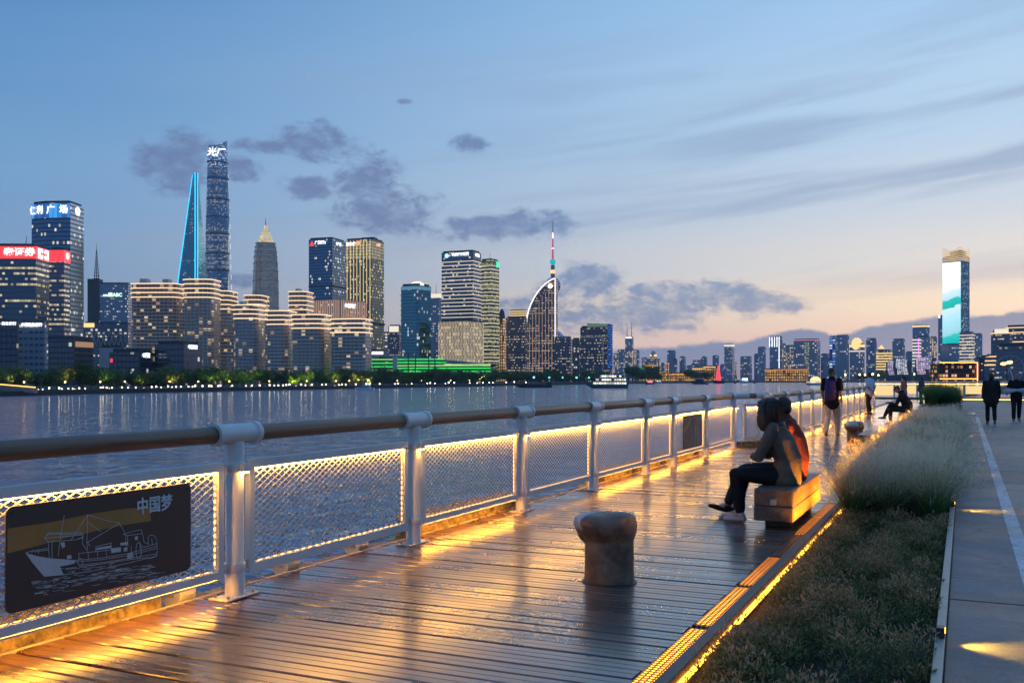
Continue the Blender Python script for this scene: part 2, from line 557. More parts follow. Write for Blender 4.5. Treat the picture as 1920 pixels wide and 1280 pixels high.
# pale angle trim along the water edge
a = MB()
for q in range(9):
    a.b2((DL - .028, 1.0 + q * 2.33, -.05), (DL - .004, 1.0 + q * 2.33 + 2.32, .006))
a.build('edge_trim', M['kerb_metal'], deck, bevel=.003)

# ---- pavement slabs beside the planter
def asphalt(name, c):
    m, t, p = newmat(name)
    co = t.n('ShaderNodeNewGeometry').outputs['Position']
    big = t.noise(co, .8, 6, .68)
    sp = t.noise(co, 70, 2, .7)
    sp2 = t.noise(co, 16, 4, .75)
    k = t.m('ADD', t.m('MULTIPLY', t.maprange(big, .3, .7, .45, 1.35), .7), t.m('ADD', t.m('MULTIPLY', t.maprange(sp, .35, .65, 0, 1), .4), t.m('MULTIPLY', t.maprange(sp2, .35, .65, 0, 1), .4)))
    patch = t.maprange(t.step(t.noise(co, .33, 5, .7, .8), .47, .56), 0, 1, .74, 1.0)
    vo = t.n('ShaderNodeTexVoronoi', feature='DISTANCE_TO_EDGE')
    wv = t.n('ShaderNodeVectorMath', operation='ADD')
    t.put(wv.inputs[0], t.vscale(co, (.55, .3, 0))); t.put(wv.inputs[1], t.vscale(t.noise(co, 1.6, 5, .7, out=1), (.35, .35, 0)))
    t.put(vo.inputs['Vector'], wv.outputs[0]); vo.inputs['Scale'].default_value = 1.0
    crack = t.maprange(t.step(vo.outputs['Distance'], .002, .007), 0, 1, .45, 1.0)
    k = t.m('MULTIPLY', k, t.m('MULTIPLY', patch, crack))
    t.put(p.inputs['Base Color'], t.mix(1.0, c, t.comb(k, k, k), 'MULTIPLY'))
    t.put(p.inputs['Roughness'], t.maprange(big, .3, .7, .5, .75))
    b = t.n('ShaderNodeBump'); b.inputs['Strength'].default_value = .6; b.inputs['Distance'].default_value = .004
    t.put(b.inputs['Height'], t.m('ADD', sp, sp2))
    t.put(p.inputs['Normal'], b.outputs[0])
    return m, t, p
M['asphalt'] = asphalt('pavement_concrete', (.15, .155, .155))[0]
M['joint'] = pm_('joint_dirt', (.03, .028, .026), .95)
def line_mat():
    m, t, p = asphalt('worn_line_paint', (.50, .52, .53))
    co = t.n('ShaderNodeNewGeometry').outputs['Position']
    wear = t.step(t.noise(co, 9, 6, .75), .5, .68)
    old = p.inputs['Base Color'].links[0].from_socket
    t.put(p.inputs['Base Color'], t.mix(t.m('MULTIPLY', wear, .75), old, (.13, .14, .145)))
    return m
M['line'] = line_mat()
a = MB()
a.b2((-.16, -6, -.155), (26, 79, -.03))
pave = a.build('pavement', M['joint'])
tag(pave, kind='structure')
js = [-3.2 + 5.25 * i for i in range(17)]
for i in range(16):
    a = MB()
    y1 = min(js[i + 1], 78.9) - .012
    a.b2((-.095, js[i] + .012, -.1), (26, y1, 0.0))
    a.build('slab', M['asphalt'], pave, bevel=.008)
a = MB()
for i in range(16):
    y0, y1 = max(js[i] + .03, 2), min(js[i + 1] - .03, 42.4)
    if y1 > y0:
        a.b2((.39, y0, .0), (.515, y1, .004))
a.b2((-.09, 41.6, .0), (.385, 42.0, .004))
a.b2((.3, 50.3, .0), (16, 50.6, .004))
a.build('painted_line', M['line'], pave)

# ---- planter: soil, edge beam with a light strip, slim pale kerb
a = MB()
a.b2((-1.30, 1.5, -.158), (-.155, 43, -.09))
tag(a.build('planter_soil', M['soil']), kind='structure')
beam = MB().b2((-1.375, 1.5, -.15), (-1.305, 43.0, .028)).build('edge_beam', pm_('beam_brown', (.10, .068, .055), .5, 0, .25, 5, .3, 40), bevel=.006)
tag(beam, kind='structure')
for q in range(34):
    MB().b2((-1.3045, 1.6 + q * 1.2, -.05), (-1.292, 1.6 + q * 1.2 + 1.14, -.02)).build('led_strip', M['led_soft'], beam)
kerb = MB().b2((-.15, 1.5, -.15), (-.098, 42.0, .036)).build('kerb', M['kerb_metal'], bevel=.005)
tag(kerb, kind='structure')

# ---- linear lights sunk into the deck's edge, under a slotted grating
def make_uplight():
    r = thing('ground_light', 'amber light strip under a slotted grating sunk along the deck edge', 'light', (0, 0, 0), 0, 'linear lights along the deck edge')
    L = 1.24
    a = MB()
    a.b2((-.062, 0, -.075), (.062, L, -.07)); a.b2((-.062, 0, -.07), (-.056, L, -.004)); a.b2((.056, 0, -.07), (.062, L, -.004))
    a.b2((-.056, 0, -.07), (.056, .03, -.006)); a.b2((-.056, L - .03, -.07), (.056, L, -.006))
    a.build('trough', M['brown_metal'], r)
    MB().b2((-.0555, .032, -.016), (.0555, L - .032, -.0055)).build('lamp', M['led_up'], r)
    a = MB()
    n = 30
    for i in range(n + 1):
        y = .03 + (L - .06) * i / n
        a.b2((-.056, y - .005, -.0045), (.056, y + .005, .001))
    for x in (-.0585, -.03, 0, .03, .0585):
        a.b2((x - .003, .0, -.0047), (x + .003, L, .0022))
    a.build('grating', M['grate'], r)
    l = bpy.data.lights.new('uplight_glow', 'AREA')
    l.shape = 'RECTANGLE'; l.size = .03; l.size_y = 1.1; l.energy = 27; l.color = (1, .42, .025); l.spread = R(84)
    o = bpy.data.objects.new('uplight_glow', l); COL.objects.link(o); o.parent = r
    o.location = (.03, L / 2, .006); o.rotation_euler = (0, R(180 - 22), 0)
    return r
M['led_up'] = em_('led_uplight', (1.0, .36, .025), 8)
M['grate'] = pm_('grating_bronze', (.20, .13, .06), .42, .5, .2, 8)
up = make_uplight()
first = True
for q in range(31):
    v = 2.0 + q * 1.29
    if q in (5, 8):
        continue
    o = up if first else copy_tree(up)
    first = False
    o.location = (-1.437, v, 0)
    if q in (6, 7):
        o['label'] = 'amber grating light right beside the occupied timber bench'
    elif q < 5:
        o['label'] = 'amber grating light along the bronze ground cover bed'
    else:
        o['label'] = 'amber grating light along the feathery grass planter'
# the stretches between them carry plain boards
a = MB()
for v in (2.0 + 5 * 1.29, 2.0 + 8 * 1.29):
    for x in (-1.478, -1.437, -1.396):
        a.b2((x - .018, v, -.04), (x + .018, v + 1.24, .001))
a.build('filler_board', M['plank'], deck)

# ---- small lamps in the kerb that graze the pavement
def make_kerb_light(v, lab='kerb lamp half hidden under overhanging feathery grass'):
    r = thing('kerb_light', lab, 'light', (-.124, v, .036), 0, 'lamps set into the planter kerb')
    a = MB(); a.b2((-.02, -.04, 0), (.024, .04, .06)); a.build('housing', M['dark_steel'], r, bevel=.004)
    MB().b2((.024, -.028, .03), (.028, .028, .052)).build('lens', M['led_soft'], r)
    l = bpy.data.lights.new('kerb_spot', 'SPOT')
    l.energy = 52; l.color = (1, .56, .06); l.spot_size = R(84); l.spot_blend = 1.0; l.shadow_soft_size = .03
    o = bpy.data.objects.new('kerb_spot', l)
    COL.objects.link(o)
    o.parent = r
    o.location = (.036, 0, .05)
    o.rotation_euler = Vector((-1, 0, .24)).to_track_quat('Z', 'Y').to_euler()
make_kerb_light(6.05, 'kerb lamp by the ground cover throwing a broad yellow pool on the pavement')
make_kerb_light(12.3, 'kerb lamp at the start of the grass throwing a narrow yellow streak')
for v in (17.0, 20.0, 23.0, 25.8, 28.6, 31.5, 37.2):
    make_kerb_light(v)

# steel plate in the pavement
r = thing('access_cover', 'pale rectangular access cover in the pavement by the line', 'cover', (.16, 46.6, 0))
MB().b2((-.22, -1.1, 0), (.25, 1.1, .012)).build('plate', M['steel'], r, bevel=.004)
a = MB(); a.b2((-.27, -1.2, .0), (-.225, 1.2, .016)); a.b2((.255, -1.2, .0), (.30, 1.2, .016)); a.b2((-.225, 1.105, .0), (.255, 1.2, .016)); a.b2((-.225, -1.2, .0), (.255, -1.105, .016))
a.build('frame', M['kerb_metal'], r)

# ================================================================== railing
def strands(y0, y1, z0, z1, cw=.084, ch=.046, wd=.0075, dp=.003):
    """expanded metal: two families of slanting strands, clipped to the opening"""
    a = MB()
    s = ch / cw
    L, H = y1 - y0, z1 - z0
    for sg in (1, -1):
        k = -L * s
        while k < H + L * s:
            # z = k + sg*s*y
            ts = []
            for yy in (0, L):
                z = k + sg * s * yy
                if 0 <= z <= H: ts.append((yy, z))
            for zz in (0, H):
                yy = (zz - k) / (sg * s)
                if 0 < yy < L: ts.append((yy, zz))
            if len(ts) >= 2:
                ts.sort()
                (ya, za), (yb, zb) = ts[0], ts[-1]
                ln = math.hypot(yb - ya, zb - za)
                if ln > .01:
                    a.box((sg * .0016, y0 + (ya + yb) / 2, z0 + (za + zb) / 2), (dp, ln, wd), rx=math.atan2(zb - za, yb - ya))
            k += ch
    return a
PZ0, PZ1 = .15, .935
FR = .055
def make_panel(L):
    """returns meshes of a panel of length L, local: x across, y along"""
    y0, y1 = -L / 2, L / 2
    a = MB()
    a.b2((-.022, y0, PZ1 - FR * 1.15), (.022, y1, PZ1)); a.b2((-.022, y0, PZ0), (.022, y1, PZ0 + FR))
    a.b2((-.0218, y0, PZ0 + FR), (.0218, y0 + FR, PZ1 - FR * 1.15)); a.b2((-.0218, y1 - FR, PZ0 + FR), (.0218, y1, PZ1 - FR * 1.15))
    b = strands(y0 + FR - .004, y1 - FR + .004, PZ0 + FR - .004, PZ1 - FR * 1.15 + .004)
    zt = PZ1 - FR * 1.15
    c = MB()
    c.b2((-.019, y0 + FR + .01, zt - .0035), (.019, y1 - FR - .01, zt - .001))
    c2 = MB()
    c2.b2((-.016, y0 + FR + .001, PZ0 + FR + .02), (-.009, y0 + FR + .005, zt - .012))
    c2.b2((-.016, y1 - FR - .005, PZ0 + FR + .02), (-.009, y1 - FR - .001, zt - .012))
    c2.b2((-.016, y0 + FR + .02, PZ0 + FR + .001), (-.011, y1 - FR - .02, PZ0 + FR + .004))
    a.b2((.0155, y0 + .002, PZ0 - .014), (.0216, y1 - .002, PZ0 - .0005))
    d = MB()
    d.b2((-.020, y0 + .05, PZ0 - .008), (.0, y1 - .05, PZ0 - .001))
    e = MB()
    for yy in (y0 + .004, y1 - .004):
        for zz in (PZ0 + .06, PZ1 - .05):
            sgn = -1 if yy < 0 else 1
            e.b2((-.008, yy, zz - .03), (.008, yy + sgn * .05, zz + .03))
            e.tube((.009, yy + sgn * .022, zz), (.018, yy + sgn * .022, zz), .008, n=6)
    return a, b, c, d, e, c2
_pc = {}
def panel(root, u, v, L, rz=0.0, led=True, under=False):
    key = round(L, 2)
    if key not in _pc:
        ms = make_panel(L)
        _pc[key] = [x for x in ms]
        objs = []
    a, b, c, d, e, c2 = _pc[key]
    if not isinstance(a, bpy.types.Mesh):
        fo = a.build('panel_frame', M['white_paint'], root, bevel=.004)
        mo = b.build('wire_mesh', M['mesh_paint'], fo)
        lo = c.build('led_strip', M['led'], fo)
        uo = d.build('led_strip', M['led_amber'], fo)
        eo = tag(e.build('bracket', M['white_dirty'], fo), kind='stuff')
        so = c2.build('led_rope', M['led_side'], fo)
        _pc[key] = [fo.data, mo.data, lo.data, uo.data, eo.data, so.data]
    else:
        fo = link('panel_frame', a, None, root, bevel=.004)
        mo = link('wire_mesh', b, None, fo); lo = link('led_strip', c, None, fo); uo = link('led_strip', d, None, fo); eo = tag(link('bracket', e, None, fo), kind='stuff'); so = link('led_rope', c2, None, fo)
    fo.location = (u, v, 0)
    fo.rotation_euler = (0, 0, rz)
    if not under:
        bpy.data.objects.remove(uo)
    return fo
M['mesh_paint'] = pm_('mesh_paint', (.70, .69, .66), .4, .1, .08, 6)
_post = []
def post(root, u, v, rz=0.0):
    if not _post:
        a = MB()
        a.lathe([(.067, .012), (.067, .2), (.063, .21), (.063, 1.07)], n=24)
        po = a.build('post', M['white_paint'], root, smooth=True)
        a = MB()
        a.lathe([(.070, 0), (.0725, .004), (.0725, .056), (.070, .06)], (0, 0, .175), 24)
        a.build('clamp', M['white_paint'], po, smooth=True)
        a = MB()
        a.lathe([(.066, 0), (.069, .004), (.069, .066), (.066, .07)], (0, 0, .86), 24)
        a.build('clamp', M['white_paint'], po, smooth=True)
        a = MB()
        a.box((0, 0, .006), (.17, .34, .012))
        a.build('base_plate', M['white_dirty'], po, bevel=.003)
        a = MB()
        for sx in (-.055, .055):
            for sy in (-.13, .13):
                a.tube((sx, sy, .012), (sx, sy, .03), .011, n=6)
        tag(a.build('bolt', M['steel'], po), kind='stuff')
        a = MB()
        a.tube((0, -.2, 1.122), (0, .2, 1.122), .070, n=24)
        a.tube((0, -.215, 1.122), (0, -.175, 1.122), .080, n=24); a.tube((0, .175, 1.122), (0, .215, 1.122), .080, n=24)
        a.build('rail_joint', M['white_paint'], po, smooth=True)
        a = MB()
        MB().b2((.064, -.028, .862), (.108, .028, .925)).build('lamp_housing', M['white_paint'], po, bevel=.004)
        a.box((.087, 0, .8595), (.034, .044, .004))
        a.build('lamp', M['post_led'], po)
        _post.append(po)
    else:
        po = copy_tree(_post[0])
        po.parent = root
    po.location = (u, v, 0)
    po.rotation_euler = (0, 0, rz)
    return po
M['post_led'] = em_('post_led', (1.0, .48, .07), 150)
def handrail(root, u, v0, v1):
    a = MB()
    a.tube((0, -(v1 - v0) / 2 + .19, 1.122), (0, (v1 - v0) / 2 - .19, 1.122), .057, n=20)
    o = a.build('handrail', M['rail_wood'], root, smooth=True)
    o.location = (u, (v0 + v1) / 2, 0)
rail1 = thing('railing', 'white tubular railing with wire mesh panels along the near water edge', 'railing', (0, 0, 0))
V1 = [.55, 2.92, 5.31, 7.72, 10.12, 12.5, 14.9, 16.5, 18.85, 21.35]
for i, v in enumerate(V1):
    post(rail1, U1, v)
    if i + 1 < len(V1):
        w = V1[i + 1]
        handrail(rail1, U1, v, w)
        panel(rail1, U1, (v + w) / 2, w - v - .26, under=(i in (0, 1, 3, 5, 6, 7, 8)))
# the short oblique bay with a perforated panel where the line steps in
def short_bay(label, p0, p1):
    p0, p1 = Vector((*p0, 0)), Vector((*p1, 0))
    d = p1 - p0
    r = thing('railing_gate', label, 'railing', (p0 + p1) / 2, math.atan2(-d.x, d.y))
    L = d.length
    a = MB()
    for s in (-1, 1):
        a.tube((0, s * L / 2, 1.122), (0, s * .11, 1.122), .068, n=20)
    a.build('rail_joint', M['white_paint'], r, smooth=True)
    MB().tube((0, -.12, 1.122), (0, .12, 1.122), .06, n=20).build('handrail', M['rail_wood'], r, smooth=True)
    w = .24
    a = MB()
    a.b2((-.03, -w, .88), (.03, w, .95)); a.b2((-.03, -w, .16), (.03, w, .23)); a.b2((-.0298, -w, .23), (.0298, -w + .075, .88)); a.b2((-.0298, w - .075, .23), (.0298, w, .88))
    a.build('frame', M['white_paint'], r, bevel=.004)
    strands(-w + .07, w - .07, .226, .884, .075, .042, .014, .004).build('perforated_sheet', M['mesh_paint'], r)
    MB().b2((.012, -w + .078, .86), (.028, w - .078, .875)).build('led_strip', M['led'], r)
    MB().b2((-.05, -L / 2 + .1, -.02), (.05, L / 2 - .1, .13)).build('kerb_block', M['rough_stone'], r, bevel=.02)
    return r
short_bay('short railing bay with perforated white panel where the railing steps inward', (U1, 21.35), (U2, 22.25))
rail2 = thing('railing', 'white railing with glowing mesh panels running on past the strollers', 'railing', (0, 0, 0))
V2 = [22.25 + 2.32 * i for i in range(13)]
for i, v in enumerate(V2):
    post(rail2, U2, v)
    if i + 1 < len(V2):
        handrail(rail2, U2, v, V2[i + 1])
        panel(rail2, U2, v + 1.16, 2.32 - .26, under=True)

# rollers on brackets over the quay edge
def roller(v, label):
    r = thing('mooring_roller', label, 'roller', (-4.80, v, -.03))
    a = MB(); a.tube((-.06, -.075, .075), (-.06, .075, .075), .085, n=18); a.build('wheel', M['white_dirty'], r, smooth=True)
    a = MB(); a.b2((-.015, -.028, -.03), (.0, .028, .17)); a.b2((-.16, -.09, .06), (-.015, -.08, .09)); a.b2((-.16, .08, .06), (-.015, .09, .09)); a.build('bracket', M['kerb_metal'], r)
LB = ['cream roller wheel beside the first full railing post', 'cream roller wheel under the middle of the second mesh panel', 'cream roller wheel close before the second railing post',
      'cream roller wheel behind the foot of the third post', 'cream roller wheel under the fifth railing panel']
for v, l in zip((5.08, 6.24, 7.22, 10.75, 12.9), LB):
    roller(v, l)
# ================================================================== boards on the railing
def v_of(x, u):
    k = (x - 960) / F
    return -u * (k * ST + CT) / (ST - k * CT)
UB = U1 + .036
M['board'] = pm_('board_brown', (.085, .042, .03), .62, 0, .12, 3, .05, 50)
M['etch'] = pm_('etched_grey', (.55, .53, .50), .6, 0, .1, 9)
M['copper'] = pm_('copper_band', (.38, .17, .04), .5, 0, .2, 3)
bv0, bv1, bz0, bz1 = 3.50, 4.84, .272, .832
sb = thing('sign_board', 'dark brown board with three white characters above an etched fishing boat', 'sign', (UB, (bv0 + bv1) / 2, (bz0 + bz1) / 2))
def rrect(w, h, r, n=5):
    out = []
    for cx, cy, a0 in ((w / 2 - r, -h / 2 + r, -90), (w / 2 - r, h / 2 - r, 0), (-w / 2 + r, h / 2 - r, 90), (-w / 2 + r, -h / 2 + r, 180)):
        for i in range(n + 1):
            t = R(a0 + 90 * i / n)
            out.append((cx + r * math.cos(t), cy + r * math.sin(t)))
    return out
W_, H_ = bv1 - bv0, bz1 - bz0
po = rrect(W_, H_, .045)
a = MB(); n = len(po)
a.add([(0, p[0], p[1]) for p in po] + [(.008, p[0], p[1]) for p in po], [(i, (i + 1) % n, n + (i + 1) % n, n + i) for i in range(n)] + [tuple(range(n - 1, -1, -1)), tuple(range(n, 2 * n))])
a.build('board', M['board'], sb)
def bp(x, y):
    """point of the etched drawing -> local board coordinates"""
    px, py = x / 4.267, 880 + y / 4.267
    v = v_of(px, UB)
    d = -UB * ST + v * CT
    return (v - (bv0 + bv1) / 2, CAMH - (py - 710) * d / F - (bz0 + bz1) / 2)
def stroke(mb, pts, w=.0028, x=.0092):
    q = [bp(*p) for p in pts]
    for (y0, z0), (y1, z1) in zip(q, q[1:]):
        L = math.hypot(y1 - y0, z1 - z0)
        if L > 1e-4:
            mb.box((x, (y0 + y1) / 2, (z0 + z1) / 2), (.001, L + w * .5, w), rx=math.atan2(z1 - z0, y1 - y0))
def fill(mb, pts, x=.0092):
    q = [bp(*p) for p in pts]
    mb.add([(x, *p) for p in q], [tuple(range(len(q)))])
# copper band of dawn sky
a = MB(); q = [(50, 470), (400, 420), (700, 355), (1000, 310), (1190, 300), (1200, 410), (1050, 430), (800, 480), (520, 545), (300, 605), (50, 668)]
fill(a, q, .0086); a.build('copper_band', M['copper'], sb)
a = MB()
HUL = [(195, 662), (215, 690), (250, 740), (300, 800), (345, 852), (420, 845), (500, 838)]
fill(a, [(198, 664), (290, 690), (400, 708), (520, 716), (600, 722), (590, 745), (540, 760), (470, 772), (500, 838), (345, 852), (300, 800), (250, 740)])
fill(a, [(760, 625), (880, 605), (880, 625), (760, 640)]); fill(a, [(880, 628), (958, 618), (958, 655), (880, 665)]); fill(a, [(525, 685), (560, 680), (565, 708), (528, 714)])
fill(a, [(475, 585), (505, 575), (512, 615), (490, 628)]); fill(a, [(950, 585), (1015, 575), (1015, 600), (955, 605)]); fill(a, [(1070, 535), (1095, 530), (1092, 560), (1072, 562)])
fill(a, [(1010, 670), (1055, 660), (1050, 705), (1008, 715)]); fill(a, [(980, 625), (1010, 618), (1010, 650), (982, 654)])
LN = [HUL, [(500, 838), (700, 815), (900, 770), (1100, 725), (1240, 690), (1250, 640), (1245, 560)], [(195, 662), (290, 640), (370, 628)], [(600, 722), (800, 705), (1000, 672), (1245, 610)], [(640, 760), (820, 740), (1000, 712), (1240, 672)],
      [(600, 735), (800, 718), (1000, 688), (1245, 628)], [(620, 775), (800, 752), (1000, 722), (1180, 700)],
      [(380, 500), (400, 505), (640, 500), (650, 540), (590, 560), (380, 575), (345, 548), (380, 500)], [(375, 575), (385, 700), (388, 715)], [(405, 575), (408, 712)], [(590, 560), (650, 545)], [(345, 548), (640, 520)], [(360, 530), (380, 515), (650, 512)],
      [(505, 365), (480, 500), (455, 690)], [(692, 355), (685, 590), (690, 640)], [(692, 362), (820, 400), (945, 425), (995, 515)], [(692, 362), (560, 560)], [(945, 428), (690, 580)], [(692, 420), (800, 495)], [(660, 500), (650, 590), (690, 650)], [(690, 580), (710, 610)],
      [(755, 615), (880, 585), (880, 640)], [(755, 615), (758, 660)], [(620, 665), (625, 720)], [(695, 655), (698, 708)], [(770, 645), (772, 700)], [(840, 640), (842, 690)], [(620, 668), (880, 640)],
      [(975, 515), (1060, 490), (1120, 478), (1130, 510), (1010, 525), (975, 515)], [(995, 520), (1000, 640)], [(1010, 525), (1015, 610)], [(1130, 510), (1145, 580), (1175, 590)], [(1040, 495), (1110, 482)], [(1175, 545), (1190, 522), (1220, 525), (1245, 555), (1245, 600)], [(1175, 545), (1180, 600)], [(1205, 550), (1210, 600)],
      [(1040, 610), (1042, 670)], [(1110, 575), (1110, 650)], [(1125, 600), (1130, 620), (1245, 590)], [(1250, 640), (1245, 690), (1180, 712)], [(250, 640), (245, 665)], [(300, 635), (298, 668)], [(265, 655), (380, 640)]]
for l in LN: stroke(a, l)
def ring(cx, cy, rx, ry):
    stroke(a, [(cx + rx * math.cos(t * .524), cy + ry * math.sin(t * .524)) for t in range(13)], .004)
ring(632, 735, 22, 26); ring(1040, 690, 20, 26); ring(1100, 645, 22, 66)
rr = random.Random(5)
for i in range(150):
    x0 = rr.uniform(240, 1230); y0 = 855 + (500 - x0) * .14 + abs(rr.gauss(0, 55)) + (0 if x0 < 1000 else 0)
    if y0 > 1000: continue
    Ln = rr.uniform(25, 110)
    stroke(a, [(x0, y0), (x0 + Ln * .5, y0 - Ln * .06 + rr.uniform(-4, 4)), (x0 + Ln, y0 - Ln * .14)], rr.choice((.0016, .0024, .0034)))
for i in range(40):                                   # hatching on the hull
    x0 = rr.uniform(330, 900); y0 = 775 + (600 - x0) * .1 + rr.uniform(0, 45)
    stroke(a, [(x0, y0), (x0 + rr.uniform(20, 60), y0 - 6)], .0018)
tag(a.build('etched_boat', M['etch'], sb), kind='stuff')
me = text_mesh('中国梦', .105, .002, .0022)
me.transform(Matrix.Scale(.93, 4, (1, 0, 0)))
o = link('lettering', me, M['etch_bright'] if 'etch_bright' in M else pm_('letter_white', (.62, .62, .60), .5), sb)
ty, tz = bp(1228, 285)
o.location = (.0105, ty, tz); o.rotation_euler = (R(90), 0, R(90))
a = MB()
for sy in (-1, 1):
    for sz in (-1, 1):
        a.tube((.008, sy * (W_ / 2 - .035), sz * (H_ / 2 - .035)), (.012, sy * (W_ / 2 - .035), sz * (H_ / 2 - .035)), .007, n=8)
tag(a.build('screw', M['dark_steel'], sb), kind='stuff')
# second board, further along, a dark print with a bright slanting streak
def small_board(v, u, label, w, h, zc, mat):
    r = thing('sign_board', label, 'sign', (u + .036, v, zc))
    MB().box((.004, 0, 0), (.008, w, h)).build('board', mat, r, bevel=.003)
    return r
def print_mat(name, ca, cb, sc):
    m, t, p = newmat(name)
    co = t.n('ShaderNodeTexCoord').outputs['Object']
    n1 = t.noise(t.vscale(co, (1, 1, .5)), sc, 5, .6, .5)
    t.put(p.inputs['Base Color'], t.ramp(n1, [(.35, ca), (.65, cb)]))
    p.inputs['Roughness'].default_value = .4
    return m
b2 = small_board((16.5 + 18.85) / 2, U1, 'dark pictorial board with an orange streak and tall pale strokes on mesh panel', 1.35, .6, .54, print_mat('board_print', (.03, .02, .018), (.10, .06, .045), 5))
a = MB(); a.add([(.0095, -.66, -.02), (.0095, -.2, .14), (.0095, -.14, .26), (.0095, -.3, .2), (.0095, -.66, .06)], [(0, 1, 2, 3, 4)]); a.build('copper_band', M['copper'], b2)
a = MB()
for y, h in ((.3, .5), (.36, .36), (.44, .52), (.52, .3), (.14, .34), (.2, .42)):
    a.box((.009, y, -.28 + h / 2), (.001, .018, h))
tag(a.build('etched_masts', M['etch'], b2), kind='stuff')
small_board(V2[4] + 1.16, U2, 'grey picture board on a glowing mesh panel before the backpack walker', .8, .5, .6, print_mat('board_print_grey', (.12, .11, .10), (.26, .24, .22), 6))

# ================================================================== organic shapes: tapered lofts fused into one skin
def loft(pts, side=(1, 0, 0), n=14, dome=True):
    """closed tube through (point, r_side, r_other); rings square to the path"""
    P = [Vector(p[0]) for p in pts]
    rs = [(p[1], p[2] if len(p) > 2 else p[1]) for p in pts]
    if dome:
        d0 = (P[0] - P[1]).normalized(); d1 = (P[-1] - P[-2]).normalized()
        e0 = min(rs[0]); e1 = min(rs[-1])
        pre = [(P[0] + d0 * e0 * math.sin(t), math.cos(t)) for t in (1.35, .8)]
        suf = [(P[-1] + d1 * e1 * math.sin(t), math.cos(t)) for t in (.8, 1.35)]
        P2 = [p for p, _ in pre] + P + [p for p, _ in suf]
        r2 = [(rs[0][0] * k, rs[0][1] * k) for _, k in pre] + rs + [(rs[-1][0] * k, rs[-1][1] * k) for _, k in suf]
        P, rs = P2, r2
    vs, fs = [], []
    for i, p in enumerate(P):
        a = P[max(i - 1, 0)]; b = P[min(i + 1, len(P) - 1)]
        t = (b - a).normalized()
        s = Vector(side); s = (s - t * s.dot(t))
        s = s.normalized() if s.length > 1e-4 else t.orthogonal().normalized()
        o = t.cross(s)
        for k in range(n):
            w = 2 * math.pi * k / n
            vs.append(p + s * rs[i][0] * math.cos(w) + o * rs[i][1] * math.sin(w))
    for i in range(len(P) - 1):
        for k in range(n):
            fs.append((i * n + k, i * n + (k + 1) % n, (i + 1) * n + (k + 1) % n, (i + 1) * n + k))
    fs.append(tuple(range(n - 1, -1, -1))); fs.append(tuple((len(P) - 1) * n + k for k in range(n)))
    return vs, fs
def ell(c, r, rot=(0, 0, 0), n=14, m=9):
    Mx = Matrix.Translation(c) @ Euler(rot).to_matrix().to_4x4()
    vs, fs = [], []
    for i in range(1, m):
        t = math.pi * i / m
        for k in range(n):
            w = 2 * math.pi * k / n
            vs.append(Mx @ Vector((r[0] * math.sin(t) * math.cos(w), r[1] * math.sin(t) * math.sin(w), -r[2] * math.cos(t))))
    for i in range(m - 2):
        for k in range(n):
            fs.append((i * n + k, i * n + (k + 1) % n, (i + 1) * n + (k + 1) % n, (i + 1) * n + k))
    fs.append(tuple(range(n - 1, -1, -1))); fs.append(tuple((m - 2) * n + k for k in range(n)))
    return vs, fs
def blob(name, shapes, mat, parent=None, voxel=.012, smooth=4, jitter=0.0):
    a = MB()
    for vs, fs in shapes:
        a.add(vs, fs)
    me = bpy.data.meshes.new('tmp')
    me.from_pydata(a.v, [], a.f)
    t = bpy.data.objects.new('tmp', me)
    COL.objects.link(t)
    r = t.modifiers.new('r', 'REMESH'); r.mode = 'VOXEL'; r.voxel_size = voxel
    if jitter:
        tx = bpy.data.textures.new('folds', 'CLOUDS'); tx.noise_scale = .11
        dsp = t.modifiers.new('d', 'DISPLACE'); dsp.texture = tx; dsp.strength = jitter; dsp.mid_level = .5
    if smooth:
        s = t.modifiers.new('s', 'SMOOTH'); s.factor = .5; s.iterations = smooth
    bpy.context.view_layer.update()
    out = bpy.data.meshes.new_from_object(t.evaluated_get(bpy.context.evaluated_depsgraph_get()))
    bpy.data.objects.remove(t); bpy.data.meshes.remove(me)
    out.polygons.foreach_set('use_smooth', [True] * len(out.polygons))
    return link(name, out, mat, parent)

# ================================================================== bollards
def rust_mat():
    m, t, p = newmat('rusty_bollard')
    co = t.n('ShaderNodeTexCoord').outputs['Object']
    n1 = t.noise(co, 7, 6, .65, .3)
    n2 = t.noise(co, 60, 4, .6)
    n3 = t.noise(co, 2.2, 2, .5)
    col = t.ramp(n1, [(.25, (.045, .024, .016)), (.42, (.13, .07, .042)), (.6, (.23, .14, .085)), (.8, (.36, .27, .20))])
    sp = t.step(n2, .64, .72)
    col = t.mix(t.m('MULTIPLY', sp, .6), col, (.30, .26, .22))
    z = t.sep(co)
    pale = t.m('MULTIPLY', t.step(t.m('ADD', t.m('MULTIPLY', z[0], -4.0), t.m('MULTIPLY', n1, .7)), .80, .86), t.step(z[2], .38, .42))
    col = t.mix(pale, col, (.46, .46, .45))
    t.put(p.inputs['Base Color'], col)
    t.put(p.inputs['Roughness'], t.maprange(n1, .3, .7, .34, .62))
    b = t.n('ShaderNodeBump'); b.inputs['Strength'].default_value = .55; b.inputs['Distance'].default_value = .01
    t.put(b.inputs['Height'], t.m('ADD', n1, t.m('MULTIPLY', n2, .5)))
    t.put(p.inputs['Normal'], b.outputs[0])
    return m
M['rust'] = rust_mat()
